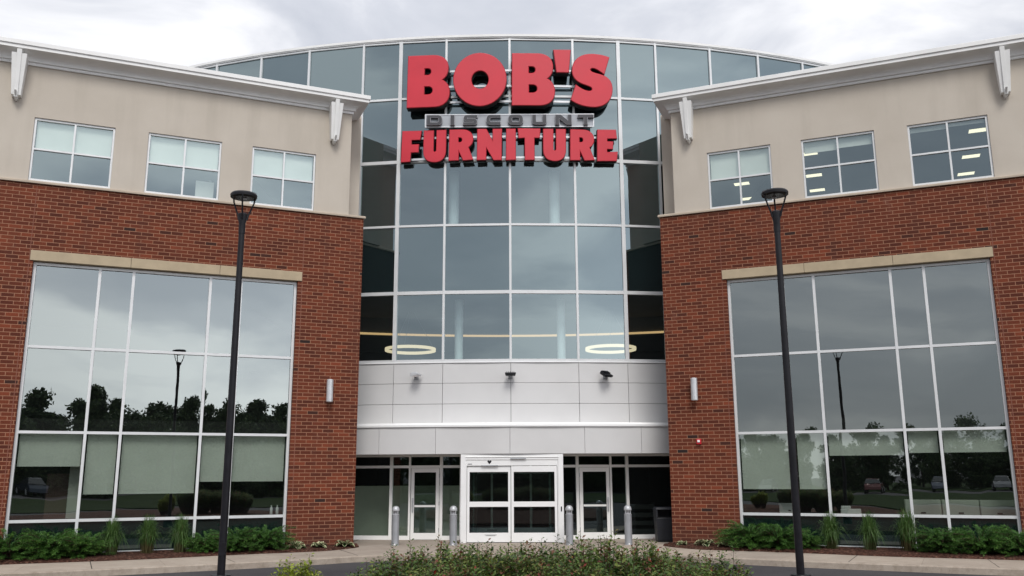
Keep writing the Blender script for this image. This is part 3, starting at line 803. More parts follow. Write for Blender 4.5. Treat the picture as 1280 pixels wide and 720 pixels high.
b_ = k.n('ShaderNodeBsdfPrincipled'); k.put(b_.inputs['Base Color'], (.50, .52, .56)); b_.inputs['Roughness'].default_value = .3
m_ = k.n('ShaderNodeMixShader'); m_.inputs[0].default_value = .75; k.t.links.new(a_.outputs[0], m_.inputs[1]); k.t.links.new(b_.outputs[0], m_.inputs[2]); k.t.links.new(m_.outputs[0], k.out.inputs[0])
f = MB(); f.box(bx0+fr, bx1-fr, SIGNY+.235, SIGNY+.245, bz0+fr, bz1-fr); f.build('backing_panel', k.m, sign)
for zy, xa, xb in ((175, 90, 1140), (258, 90, 1140), (341, 90, 1140), (424, 180, 1060), (470, 180, 1060), (527, 60, 1180), (636, 60, 1180)):
    (x0, z), (x1, _) = sxz((xa, zy)), sxz((xb, zy))
    f = MB(); P = [(x0+(x1-x0)*i/10, 27.78+(x0+(x1-x0)*i/10-XB)**2/(2*RB)) for i in range(11)]
    sweep(f, P, [(0, z-.035), (.05, z-.035), (.05, z+.035), (0, z+.035)])
    for x in (-3.72, -2.15, 0, 2.15, 3.72):
        if x0 < x < x1: vbar(f, ax(x), .02, z-.02, z+.02, .055, .115)
    f.build('rail', lightsilver, sign)

# ------------------------------------------------------------------ small things on the building
def floodlight(x, label, yaw, pitch):
    p = arcp(ax(x-XB), .06)
    o = thing('floodlight', label, 'floodlight', (p.x, p.y, 5.12), math.atan2(0, 1), 'floodlights on the metal band')
    B = WM[o.name]
    m = MB(); m.lathe([(.06, -.02), (.065, 0), (.05, .03)], (0, -.07), 14); m.box(-.07, .07, -.03, 0, -.06, .08); m.tube([(0, -.02, .0), (0, -.1, .01), (0, -.16, .04)], .025, 8)
    m.build('mount', silver, o, B, smooth=True)
    M = B @ Matrix.Translation((0, -.26, .08)) @ Matrix.Rotation(yaw, 4, 'Z') @ Matrix.Rotation(pitch, 4, 'X')
    h = MB(); h.hexa([(-.17,-.15,-.03),(.17,-.15,-.03),(.15,.14,-.045),(-.15,.14,-.045),(-.17,-.15,.025),(.17,-.15,.025),(.13,.14,.05),(-.13,.14,.05)])
    for i in range(5): h.box(-.12+i*.055, -.105+i*.055, -.06, .12, .04, .075)
    h.build('lamp_head', (lightsilver if x < -1 else black_paint), o, M, bevel=.008)
    l = MB(); l.box(-.15, .15, -.13, .1, -.052, -.043); l.build('lens', strobe_m if x < -1 else black_paint, o, M)
floodlight(-3.03, 'small silver floodlight turned sideways on the metal band below left ring lamp', R_(80), R_(-6))
floodlight(-.06, 'small black floodlight facing forward on the centre joint of the metal band', 0, R_(-4))
floodlight(2.94, 'small black floodlight tilted up on the metal band below right ring lamp', R_(38), R_(28))
def sconce(sx, s, label):
    M = WINGM[sx] @ Matrix.Translation((sx*s, -.0, 4.18))
    o = thing('wall_sconce', label, 'wall light', M.translation, group='cylinder wall lights on the brick piers'); 
    m = MB(); m.lathe([(.085, 0), (.095, .012), (.095, .628), (.085, .64)], (0, -.16), 24); m.build('cylinder', lightsilver, o, M, smooth=True)
    m = MB(); m.box(-.06, .06, -.07, -.002, .24, .40); m.build('bracket', silver, o, M)
    m = MB(); m.lathe([(.07, -.004), (.07, .001)], (0, -.16), 20); m.build('lens', strobe_m, o, M)
    m = MB(); m.lathe([(.07, .639), (.07, .644)], (0, -.16), 20); m.build('lens', strobe_m, o, M)
sconce(-1, .86, 'silver cylinder wall light on the left brick pier')
sconce(1, .83, 'silver cylinder wall light on the right brick pier above the red alarm')
M = WINGM[1] @ Matrix.Translation((.87, 0, 3.02))
al = thing('fire_alarm', 'small red fire alarm with white strobe on the right brick pier', 'fire alarm', M.translation)
m = MB(); m.box(-.065, .065, -.06, -.001, -.075, .075); m.build('body', red_box, al, M, bevel=.01)
m = MB(); m.box(-.035, .035, -.085, -.059, -.02, .045); m.build('strobe', strobe_m, al, M, bevel=.006)
# ring pendants and cove light inside the bay
for x, lab in ((-3.62, 'glowing ring pendant seen through the bay glass above the silver floodlight'), (3.5, 'glowing ring pendant seen through the bay glass above the tilted black floodlight')):
    o = thing('ring_pendant', lab, 'pendant lamp', (x, 31.2, 6.42), group='ring pendants inside the bay')
    B = WM[o.name]; n = 48
    m = MB(); prof = [(.90, 0), (.90, .105), (.86, .105), (.86, 0)]
    rings = [[(r_*math.cos(2*math.pi*i/n), r_*math.sin(2*math.pi*i/n), z) for r_, z in prof] for i in range(n+1)]
    m.ring(rings, cap=False); m.build('ring', warm_light, o, B, smooth=True)
    m = MB()
    for i in range(3):
        a = 2*math.pi*i/3+.4; m.tube([(.87*math.cos(a), .87*math.sin(a), .13), (.1*math.cos(a), .1*math.sin(a), 1.43)], .006, 5)
    m.build('cable', silver, o, B)
m = MB(); P = [(x_, 33.1 - (x_/5.9)**2*.9) for x_ in [-6.6+13.2*i/24 for i in range(25)]]
sweep(m, P, [(0, 7.22), (0, 7.29), (-.06, 7.29), (-.06, 7.22)])
cl_ = m.build('cove_light', amber_light); tag(cl_, 'long amber strip of light curving across behind the lower bay glass', 'cove light')
m = MB(); sweep(m, P, [(-.065, 7.2), (-.065, 7.85), (-.5, 7.85), (-.5, 7.2)]); m.build('bulkhead', ceil_m, store)
# ceiling lights in the right wing's upper floor
names = {4.28: 'second', 9.18: 'third', 1.83: 'first'}
for s, dpt, lab in ((1.83, 5.37, 'upper ceiling light in the upper window nearest the bay on the right wing'), (1.83, 7.25, 'lower ceiling light in the upper window nearest the bay on the right wing'),
                    (4.28, 3.1, 'topmost pale ceiling light in the middle upper window of the right wing'), (4.28, 5.42, 'middle ceiling light of the middle upper window of the right wing'), (4.28, 7.2, 'lowest ceiling light in the middle upper window of the right wing'),
                    (9.17, 3.0, 'topmost ceiling light in the outermost visible upper window of the right wing'), (9.17, 5.43, 'middle ceiling light in the outermost visible upper window of the right wing'), (9.17, 7.3, 'lowest ceiling light in the outermost visible upper window of the right wing')):
    M = WINGM[1] @ Matrix.Translation((s, dpt, 12.27))
    o = thing('ceiling_light', lab, 'ceiling light', M.translation, R_(-22.2), 'ceiling lights in the upper floor')
    m = MB(); m.box(-.26, .26, -.17, .17, -.012, .0); m.build('diffuser', cool_light, o, M)
    m = MB(); m.box(-.285, -.262, -.195, .195, -.016, .025); m.box(.262, .285, -.195, .195, -.016, .025); m.box(-.262, .262, -.195, -.172, -.016, .025); m.box(-.262, .262, .172, .195, -.016, .025); m.build('frame', ceil_m, o, M)
# office furniture behind the ground-floor windows
def cabinet(sx, s0, s1, y0, y1, z0, z1, label, name='filing_cabinet', cat='cabinet', drawers=2, group=None):
    M = WINGM[sx] @ Matrix.Translation((sx*(s0+s1)/2, (y0+y1)/2, z0))
    o = thing(name, label, cat, M.translation, group=group); w_ = (s1-s0)/2; d_ = (y1-y0)/2; h = z1-z0
    m = MB(); m.box(-w_, w_, -d_, d_, 0, h); m.build('body', pale_office, o, M, bevel=.008)
    m = MB()
    for i in range(drawers):
        m.box(-w_+.015, w_-.015, -d_-.018, -d_-.001, h*i/drawers+.015, h*(i+1)/drawers-.015)
    m.build('drawer', pale_office, o, M, bevel=.004)
    m = MB(); m.box(-.06, .06, -d_-.035, -d_-.019, h*.72, h*.75); m.build('handle', black_paint, o, M)
for s0, lab in ((6.12, 'pale cabinet behind the right window, the one nearest the bay'), (7.02, 'pale cabinet behind the right window, middle of the row of three'), (7.92, 'pale cabinet behind the right window, the one farthest from the bay')):
    cabinet(1, s0, s0+.88, .9, 1.4, .161, 1.42, lab, group='pale cabinets behind the right window')
def desk(s0, s1, y0, y1, label):
    M = WINGM[1] @ Matrix.Translation(((s0+s1)/2, (y0+y1)/2, .161)); w_ = (s1-s0)/2; d_ = (y1-y0)/2
    o = thing('desk', label, 'desk', M.translation)
    m = MB(); m.box(-w_, w_, -d_, d_, .79, .83); m.build('tabletop', pale_office, o, M)
    for a, b in ((-1,-1),(1,-1),(1,1),(-1,1)):
        m = MB(); m.box(a*(w_-.03)-.02, a*(w_-.03)+.02, b*(d_-.03)-.02, b*(d_-.03)+.02, 0, .79); m.build('leg', silver, o, M)
desk(2.6, 5.3, .7, 1.5, 'long desk behind the right window carrying a white box and a printer')
M = WINGM[1] @ Matrix.Translation((3.06, 1.0, .993))
o = thing('storage_box', 'small white box with dark grip on the desk behind the right window', 'box', M.translation)
m = MB(); m.box(-.19, .19, -.15, .15, 0, .26); m.build('body', bracket_white, o, M, bevel=.01)
m = MB(); m.box(-.2, .2, -.16, .16, .262, .31); m.build('lid', bracket_white, o, M, bevel=.01)
m = MB(); m.box(.05, .12, -.158, -.151, .1, .13); m.build('grip', black_paint, o, M)
M = WINGM[1] @ Matrix.Translation((4.75, 1.0, .993))
o = thing('printer', 'pale desktop printer on the desk behind the right window', 'printer', M.translation)
m = MB(); m.box(-.26, .26, -.2, .2, 0, .17); m.build('body', bracket_white, o, M, bevel=.02)
m = MB(); m.box(-.25, .0, -.15, .17, .171, .25); m.build('scanner', bracket_white, o, M, bevel=.02)
m = MB(); m.box(-.15, .2, -.24, -.2, .05, .07); m.build('tray', pale_office, o, M)
for s, lab in ((2.25, 'white bottle on the sill behind the left window, farther from the brick pier'), (2.09, 'white bottle on the sill behind the left window, nearer the brick pier')):
    M = WINGM[-1] @ Matrix.Translation((-s, .42, 1.07))
    o = thing('bottle', lab, 'bottle', M.translation, group='white bottles on the window sill')
    m = MB(); m.lathe([(.035, 0), (.038, .01), (.038, .17), (.02, .2), (.015, .21)], (0, 0), 14); m.build('body', bracket_white, o, M, smooth=True)
    m = MB(); m.lathe([(.018, .211), (.018, .245)], (0, 0), 12); m.build('cap', bracket_white, o, M)
m = MB(); m.box(-8.6, -1.95, .34, .62, 1.0, 1.065); m.box(-8.6, -1.95, .34, .37, .2, .998); m.build('window_sill', room_m, store, WINGM[-1])
m = MB(); m.box(-7.42, -7.17, .8, .9, .17, 3.1); m.build('pale_panel', pale_office, store, WINGM[-1])
m = MB(); m.box(-7.95, -7.44, 1.0, 1.1, .17, 2.2); m.build('brown_panel', plain('brown_laminate', (.075, .03, .024), .6), store, WINGM[-1])
m = MB(); m.box(-5.25, -1.62, 29.35, 29.5, .17, 1.78); m.build('low_partition', plain('partition_fabric', (.66, .67, .58), .9, 0, .05), store)
rack_m = plain('dim_rack', (.07, .072, .075), .6, .2)
M = Matrix.Translation((4.15, 29.6, .166))
o = thing('shelf_rack', 'grey wire shelf rack behind the entrance glass beside the dark bin', 'shelf', M.translation)
for z in (.1, .35, .6, .85):
    m = MB(); m.box(-.4, .4, -.2, .2, z, z+.13); m.build('shelf', rack_m, o, M)
for a, b in ((-1,-1),(1,-1),(1,1),(-1,1)):
    m = MB(); m.box(a*.41-.012, a*.41+.012, b*.21-.012, b*.21+.012, 0, 1.05); m.build('post', rack_m, o, M)
# bin
o = thing('litter_bin', 'dark litter bin with open front slot against the right brick pier', 'bin', (4.52, 27.35, .151)); B = WM[o.name]
m = MB(); m.hexa([(-.24,-.24,.03),(.24,-.24,.03),(.24,.24,.03),(-.24,.24,.03),(-.27,-.27,.70),(.27,-.27,.70),(.27,.27,.70),(-.27,.27,.70)]); m.build('body', bin_m, o, B, bevel=.025)
m = MB(); 
for x in (-.27, .21): m.box(x, x+.06, -.27, .27, .701, .93)
m.box(-.21, .21, .2, .27, .701, .93); m.hexa([(-.29,-.29,.931),(.29,-.29,.931),(.29,.29,.931),(-.29,.29,.931),(-.25,-.25,1.0),(.25,-.25,1.0),(.25,.25,1.0),(-.25,.25,1.0)]); m.build('hood', bin_m, o, B, bevel=.012)
m = MB(); m.box(-.21, .21, -.2, .2, .7, .72); m.build('liner', rubber, o, B)
m = MB(); m.box(-.22, .22, -.22, .22, 0, .03); m.build('foot', rubber, o, B)
# bollards
o = thing('bollard', 'grey domed light bollard outermost to the left, before the left glass door', 'bollard', (-3.39, 26.35, .15), group='light bollards along the entrance'); B = WM[o.name]
m = MB(); m.lathe([(.118, 0), (.118, .0), (.112, .01), (.108, .03), (.108, .83), (.112, .835), (.112, .85), (.105, .853)], (0, 0), 28); m.build('post', silver, o, B, smooth=True)
m = MB(); m.lathe([(.104, .853), (.075, .875), (.06, .88), (.06, .955), (.1, .957)], (0, 0), 24); m.build('lamp', plain('bollard_lens', (.3, .3, .32), .3), o, B, smooth=True)
m = MB()
for i in range(4):
    a = math.pi/4 + i*math.pi/2; m.tube([(.095*math.cos(a), .095*math.sin(a), .85), (.095*math.cos(a), .095*math.sin(a), .97)], .012, 6)
m.lathe([(.108, .956), (.112, .962), (.112, .985), (.104, 1.03), (.085, 1.065), (.055, 1.088), (.02, 1.098), (.001, 1.1)], (0, 0), 28); m.build('dome_cap', plain('bollard_cap', (.45, .46, .48), .4, .3), o, B, smooth=True)
m = MB(); m.box(-.02, .02, -.125, -.11, .012, .05); m.build('bolt_cover', bracket_white, o, B)
for x, y, lab in ((-1.72, 26.3, 'grey domed light bollard between the left glass door and the sliding entrance'), (1.62, 26.25, 'grey domed light bollard between the sliding entrance and the right glass door'), (3.3, 26.2, 'grey domed light bollard outermost to the right, near the dark bin')):
    dup(o, Matrix.Translation((x, y, .15)), None, lab)
# lamp posts
def lamp(x, y, zb, top, label, rot):
    o = thing('lamp_post', label, 'lamp post', (x, y, zb), group='black lamp posts on the island'); B = WM[o.name]; B = Matrix.Translation((x, y, zb)) @ Matrix.Rotation(rot, 4, 'Z')
    H = top - zb
    m = MB(); m.lathe([(.165, -.02), (.165, .0), (.16, .235), (.15, .255), (.085, .262)], (0, 0), 28); m.build('base', black_paint, o, B, smooth=True)
    m = MB(); m.lathe([(.062, .22), (.060, 2.4), (.048, H-.66)], (0, 0), 20); m.build('pole', black_paint, o, B, smooth=True)
    m = MB(); m.box(-.05, .05, -.068, -.05, .55, .75); m.lathe([(.02, 0), (.02, .006)], (0, 0), 8); m.build('hand_hole_cover', black_paint, o, B)
    m = MB(); m.lathe([(.054, H-.68), (.056, H-.5), (.085, H-.36), (.085, H-.33), (.06, H-.315)], (0, 0), 20); m.build('collar', black_paint, o, B, smooth=True)
    for i in range(3):
        a = i*2*math.pi/3 + .52
        pts = [(r_*math.cos(a), r_*math.sin(a), H+z) for r_, z in ((.078, -.42), (.10, -.33), (.155, -.2), (.195, -.09), (.205, -.02))]
        m = MB(); m.tube(pts, [.017, .016, .014, .014, .014], 8); m.build('arm', black_paint, o, B, smooth=True)
    m = MB(); m.lathe([(.20, H-.035), (.222, H-.03), (.226, H+.01), (.21, H+.035), (.14, H+.055), (.05, H+.065), (.001, H+.066)], (0, 0), 36); m.lathe([(.195, H-.03), (.195, H-.0301)], (0, 0), 30)
    m.build('lamp_head', black_paint, o, B, smooth=True)
    m = MB(); m.lathe([(.16, H-.05), (.165, H-.036)], (0, 0), 28); m.build('lens', plain('dark_lens', (.05, .05, .05), .15), o, B, smooth=True)
    m = MB(); m.box(-.02, .05, -.06, -.02, H-.075, H-.05); m.build('sensor', lightsilver, o, B)
lamp(-4.62, 14.6, .35, 6.86, 'black lamp post with disc head standing in front of the left wing', .2)
lamp(4.51, 14.5, .33, 6.83, 'black lamp post with disc head standing in front of the right wing', 2.9)
sys_lights = None

# ------------------------------------------------------------------ mulch beds
BED = [(4.2, 25.72), (4.35, 25.3), (4.85, 24.55), (5.6, 24.1), (6.9, 23.5), (9.1, 22.2), (11.8, 21.1), (16, 19.0), (19.5, 17.4)]
for sx in (-1, 1):
    M = WINGM[sx]
    C = catmull([(sx*x - (.12 if sx < 0 else 0), y) for x, y in BED], 5)
    m = MB(); n = len(C); rr_ = []
    for i, (x, y) in enumerate(C):
        s = i/(n-1)*17.2 - .1 if i else -.1
        wb = M @ Vector((sx*s, -.003, 0))
        row = []
        for f_, z in ((0, .153), (.06, .185), (.3, .205), (.65, .215), (1, .235)):
            row.append((x+(wb.x-x)*f_, y+(wb.y-y)*f_, z + random.uniform(-.008, .008)*(f_ > 0)))
        rr_.append(row)
    m.ring(rr_, closed=False)
    tag(m.build('mulch_bed', mulch, smooth=True), kind='structure')

# ------------------------------------------------------------------ plants
leaf_shrub = mk_leaf('shrub_leaf', [(0, (.012, .024, .008)), (.25, (.04, .082, .018)), (.5, (.085, .145, .028)), (.66, (.16, .20, .04)), (.8, (.13, .075, .035)), (.92, (.15, .035, .024)), (1, (.30, .03, .02))])
leaf_gold = mk_leaf('golden_leaf', [(0, (.06, .10, .012)), (.4, (.2, .26, .025)), (1, (.42, .44, .05))])
leaf_jun = mk_leaf('juniper_needles', [(0, (.006, .017, .006)), (.35, (.026, .075, .016)), (.7, (.075, .185, .03)), (1, (.16, .30, .05))], .6, .15)
leaf_grass = mk_leaf('grass_blade', [(0, (.10, .085, .035)), (.12, (.035, .065, .016)), (.5, (.05, .11, .024)), (1, (.10, .18, .048))], .5, .25)
leaf_host = mk_leaf('hosta_leaf', [(0, (.02, .05, .014)), (.45, (.05, .11, .03)), (.6, (.35, .36, .2)), (1, (.6, .58, .38))], .45, .2)
leaf_tree = mk_leaf('tree_leaf', [(0, (.012, .026, .011)), (.5, (.032, .062, .022)), (1, (.075, .11, .036))], .6, .15)
bark = plain('bark', (.055, .04, .03), .9, 0, .3, 12, .2, .5, 30)
twig = plain('twig', (.06, .03, .02), .8, 0, .3, 12)
def leafquad(mb, p, d, up, L, W, t):
    d = d.normalized(); s = d.cross(up)
    if s.length < 1e-3: s = d.orthogonal()
    s.normalize(); nrm = s.cross(d)
    a = p; b = p + d*L*.5 + s*W*.5 + nrm*W*.12; c = p + d*L - nrm*L*.08; e_ = p + d*L*.5 - s*W*.5 + nrm*W*.12; mdl = p + d*L*.52
    mb.face([a, mdl, b], 0, t); mb.face([b, mdl, c], 0, t); mb.face([a, e_, mdl], 0, t); mb.face([e_, c, mdl], 0, t)
def rv(): return Vector((random.gauss(0,1), random.gauss(0,1), random.gauss(0,1))).normalized()
def shrub_mesh(seed, h, rad, n, mat, name, LL=.05, red=.3):
    random.seed(seed); lf = MB(); st = MB()
    for k in range(n):
        a = random.uniform(0, 2*math.pi); r0 = rad*math.sqrt(random.random())
        tip = Vector((r0*math.cos(a), r0*math.sin(a), h*random.uniform(.70, 1.0)*(1-.18*(r0/rad)**2)))
        shoot = random.random() < .10
        if shoot: tip.z += h*random.uniform(.03, .12)
        base = Vector((tip.x*.35, tip.y*.35, 0)); ctl = Vector((tip.x*.85, tip.y*.85, tip.z*.45))
        B_ = lambda u: base*(1-u)**2 + ctl*2*u*(1-u) + tip*u*u
        st.tube([B_(u) for u in (0, .25, .5, .75, .9, 1)], [.005, .0045, .004, .003, .002, .0012], 4)
        rd = random.random() < red; hue = random.uniform(-.16, .2)
        m = 40
        for j in range(m):
            u = .35 + .65*(j/(m-1))**.75
            side = Vector((math.cos(j*2.4+k), math.sin(j*2.4+k), 0))
            p = B_(u) + (side*random.uniform(0, .055) + rv()*.012)*(1 if u < .88 else .3)
            d = side + Vector((0, 0, random.uniform(.0, 1.1))) + rv()*.35
            tt = .10 + .36*u*random.uniform(.5, 1.3) + hue + random.uniform(-.08, .1)
            if rd and u > .8: tt = random.uniform(.60, .93)
            if random.random() < .004 and u > .8: tt = 1
            L_ = LL*random.uniform(.6, 1.25)*(1.0-.4*max(0, u-.85)/.15)
            leafquad(lf, p, d, Vector((0,0,1)) + rv()*.5, L_, L_*.55, max(.01, min(1, tt)))
    return lf, st
shr = []
for i in range(3):
    shr.append(shrub_mesh(50+i, 1.12, .46, 215, leaf_shrub, 'shrub', .064, .22))
SH = [(-1.12, 8.75, .93, 'flowering shrub at the left end of the hedge row on the island'), (-.70, 9.15, .99, 'reddish shrub second from the left end of the hedge row'), (-.30, 8.75, 1.0, 'shrub third from the left in the hedge row before the sliding entrance'), (.22, 9.2, 1.0, 'shrub in the middle of the hedge row before the sliding entrance'),
      (.78, 8.8, 1.05, 'tallest shrub of the hedge row, right of its middle'), (1.3, 9.1, .99, 'shrub second from the right end of the hedge row'), (1.84, 8.7, .92, 'shrub at the right end of the hedge row on the island'),
      (-.6, 8.2, .9, 'low shrub in front of the left half of the hedge row'), (.5, 8.25, .92, 'low shrub in front of the middle of the hedge row'), (1.5, 8.2, .9, 'low shrub in front of the right half of the hedge row')]
protos = {}
def island_z(x, y):
    f = max(abs(x)/9.0, abs(y-6.5)/9.9); return island_h(min(1, f)) - .02
for i, (x, y, s, lab) in enumerate(SH):
    M = Matrix.Translation((x, y, island_z(x, y))) @ Matrix.Rotation(i*1.7, 4, 'Z') @ Matrix.Scale(s, 4)
    v = i % 3
    if v not in protos:
        o = thing('shrub', lab, 'shrub', (0,0,0), group='reddish green shrubs of the island hedge'); o.matrix_world = M; WM[o.name] = M
        shr[v][0].build('foliage', leaf_shrub, o, M); shr[v][1].build('stems', twig, o, M); protos[v] = o
    else: dup(protos[v], M, None, lab)
for x, y, s, sd_, lab in ((-2.18, 9.3, .86, 91, 'low golden green shrub left of the hedge row'), (-2.46, 9.35, .66, 92, 'smaller yellow shrub at the far left, beyond the golden shrub')):
    M = Matrix.Translation((x, y, island_z(x, y))); o = thing('golden_shrub', lab, 'shrub', M.translation)
    a, b = shrub_mesh(sd_, 1.05*s+.03, .26, 130, leaf_gold, 'x', .062, 0); a.build('foliage', leaf_gold, o, M); b.build('stems', twig, o, M)
def bed(sx, s_, out):
    v = WINGM[sx] @ Vector((sx*s_, -out, 0)); return v.x, v.y
# junipers
def juniper_mesh(seed, L=.95, h=.66, n=150):
    random.seed(seed); lf = MB(); st = MB()
    for k in range(n):
        a = random.uniform(0, 2*math.pi); ln = L*random.uniform(.45, 1.05); el = random.uniform(.15, 1.15)
        d = Vector((math.cos(a), math.sin(a), 0))
        top = h*random.uniform(.05, 1.1)*(.55+.45*math.sin(el))
        p0 = Vector((0, 0, .05)); p1 = d*ln*.45 + Vector((0,0,top)); p2 = d*ln + Vector((0, 0, top*random.uniform(.55, 1.0)))
        st.tube([p0*(1-u)**2+p1*2*u*(1-u)+p2*u*u for u in (0, .3, .6, 1)], [.012, .009, .006, .003], 4)
        sgn = Vector((-d.y, d.x, 0))
        for j in range(22):
            u = .3 + .7*j/21; p = p0*(1-u)**2 + p1*2*u*(1-u) + p2*u*u
            dir_ = ((p1-p0)*(1-u) + (p2-p1)*u).normalized()
            for q in range(4):
                dd = dir_*.8 + sgn*random.uniform(-.9, .9) + Vector((0,0,random.uniform(-.1,.6)))
                sl2 = .12*(1.15-.5*u)*random.uniform(.6, 1.2); dd.normalize()
                pp = p + rv()*.02
                t0 = min(1, max(.02, .26 + .5*u*random.uniform(.5,1.25) + random.uniform(-.15, .2)))
                # a spray: a few needles along a twiglet
                for w_ in range(3):
                    pq = pp + dd*sl2*w_/4
                    nd = dd + rv()*.55
                    leafquad(lf, pq, nd, Vector((0,0,1)) + rv()*.6, .05*random.uniform(.7, 1.2), .011, min(1, t0*(.8+.35*w_/4)))
    return lf, st
jm = [juniper_mesh(200+i) for i in range(2)]
JP = [(*bed(-1, 8.5, 0.62), 1.0, 'spreading juniper at the outer end of the left planting bed'), (*bed(-1, 7.6, 0.7), 1.05, 'spreading juniper with a raised tip in the left bed, second from the outer end'), (*bed(-1, 6.85, 0.55), .85, 'spreading juniper in the left bed beside the first fountain grass'),
      (*bed(-1, 4, 0.5), .72, 'small juniper in the left bed behind the lamp post'), (*bed(-1, 3.25, 0.62), .9, 'juniper in the left bed between lamp post and window edge'), (*bed(-1, 2.5, 0.5), .92, 'juniper in the left bed at the inner window edge'),
      (*bed(1, 2.2, 0.62), 1.0, 'juniper in the right bed at the inner window edge'), (*bed(1, 2.95, 0.62), .95, 'juniper in the right bed just left of the lamp post'), (*bed(1, 3.62, 0.5), .62, 'small juniper in the right bed, just right of the lamp post'),
      (*bed(1, 6.85, 0.62), .9, 'juniper in the right bed beside the last fountain grass'), (*bed(1, 7.7, 0.68), 1.0, 'juniper in the right bed, second from the outer end'), (*bed(1, 8.6, 0.66), 1.0, 'juniper at the outer end of the right planting bed')]
protos = {}
for i, (x, y, s, lab) in enumerate(JP):
    M = Matrix.Translation((x, y, .2)) @ Matrix.Rotation(i*2.1, 4, 'Z') @ Matrix.Diagonal((s*.95, s*.95, s*1.05, 1))
    v = i % 2
    if v not in protos:
        o = thing('juniper', lab, 'juniper', (0,0,0), group='spreading junipers under the windows'); o.matrix_world = M; WM[o.name] = M
        jm[v][0].build('foliage', leaf_jun, o, M); jm[v][1].build('branches', twig, o, M); protos[v] = o
    else: dup(protos[v], M, None, lab)
# fountain grass
def grass_mesh(seed, h=1.12, n=620):
    random.seed(seed); g_ = MB()
    for k in range(n):
        a = random.uniform(0, 2*math.pi); lean = abs(random.gauss(0, .28)); hh = h*random.uniform(.6, 1.0)
        b = Vector((random.gauss(0,.055), random.gauss(0,.055), 0)); d = Vector((math.cos(a), math.sin(a), 0)); sd2 = Vector((-d.y, d.x, 0))
        out = .06 + lean*.75; droop = random.uniform(.3, .95)*hh*min(1, lean*2.2+.1)
        pts = []
        for j in range(6):
            u = j/5; pts.append(b + d*out*(u**1.6) + Vector((0, 0, hh*(u*1.35-.35*u*u) - droop*u**3)))
        w_ = [.005, .0075, .007, .006, .004, .0008]; tt = random.uniform(.3, 1)
        for j in range(5):
            g_.face([pts[j]-sd2*w_[j], pts[j]+sd2*w_[j], pts[j+1]+sd2*w_[j+1], pts[j+1]-sd2*w_[j+1]], 0, (.03 if (j == 0 or random.random() < .04) else tt))
    return g_
gm = [grass_mesh(300+i) for i in range(2)]; protos = {}
GP = [(*bed(-1, 6.25, 0.5), .98, 'fountain grass in the left bed, nearest the outer junipers'), (*bed(-1, 5.4, 0.45), 1.0, 'fountain grass in the middle of the left bed trio'), (*bed(-1, 4.63, 0.45), 1.0, 'fountain grass in the left bed, nearest the lamp post'),
      (*bed(1, 4.25, 0.45), .98, 'fountain grass in the right bed, nearest the lamp post'), (*bed(1, 5.2, 0.45), 1.0, 'fountain grass in the middle of the right bed trio'), (*bed(1, 6.1, 0.5), 1.08, 'fountain grass in the right bed, nearest the outer junipers')]
for i, (x, y, s, lab) in enumerate(GP):
    M = Matrix.Translation((x, y, .2)) @ Matrix.Rotation(i*1.3, 4, 'Z') @ Matrix.Scale(s, 4)
    v = i % 2
    if v not in protos:
        o = gm[v].build('fountain_grass', leaf_grass, None, M); tag(o, lab, 'ornamental grass', 'fountain grasses in the planting beds'); protos[v] = o
    else: dup(protos[v], M, None, lab)
# hostas
def hosta_mesh(seed):
    random.seed(seed); g_ = MB()
    for k in range(26):
        a = random.uniform(0, 2*math.pi); el = random.uniform(.25, 1.2); L_ = random.uniform(.16, .26); W = L_*.3
        d = Vector((math.cos(a)*math.cos(el), math.sin(a)*math.cos(el), math.sin(el))); s2 = Vector((-math.sin(a), math.cos(a), 0)); base = Vector((math.cos(a)*.02, math.sin(a)*.02, .01))
        rows = []
        for j, ww in enumerate((.12, .7, 1.0, .75, .05)):
            u = j/4; c = base + d*L_*u - Vector((0, 0, .16*L_*u*u*u*3))
            rows.append([c + s2*W*ww*q - Vector((0,0,abs(q)*-.02)) for q in (-1, -.55, 0, .55, 1)])
        for j in range(4):
            for q in range(4):
                g_.face([rows[j][q], rows[j][q+1], rows[j+1][q+1], rows[j+1][q]], 0, (random.uniform(.7, 1) if q in (0, 3) else random.uniform(.15, .45)))
    return g_
hm = [hosta_mesh(400), hosta_mesh(401)]; protos = {}
HP = [(*bed(-1, 1.68, 0.5), 1.0, 'variegated hosta in the left bed beside the junipers'), (*bed(-1, 1.03, 0.42), .85, 'variegated hosta in the middle of the left brick pier'), (*bed(-1, 0.33, 0.35), .95, 'variegated hosta at the inner corner of the left brick pier'),
      (*bed(1, 0.97, 0.42), .95, 'variegated hosta in the middle of the right brick pier'), (*bed(1, 1.6, 0.5), 1.0, 'variegated hosta in the right bed beside the junipers'), (*bed(1, 0.33, 0.35), .6, 'small hosta at the inner corner of the right brick pier')]
for i, (x, y, s, lab) in enumerate(HP):
    M = Matrix.Translation((x, y, .2)) @ Matrix.Rotation(i*1.1, 4, 'Z') @ Matrix.Scale(s*1.4, 4)
    v = i % 2
    if v not in protos:
        o = hm[v].build('hosta', leaf_host, None, M); tag(o, lab, 'hosta', 'variegated hostas at the brick piers'); protos[v] = o
    else: dup(protos[v], M, None, lab)

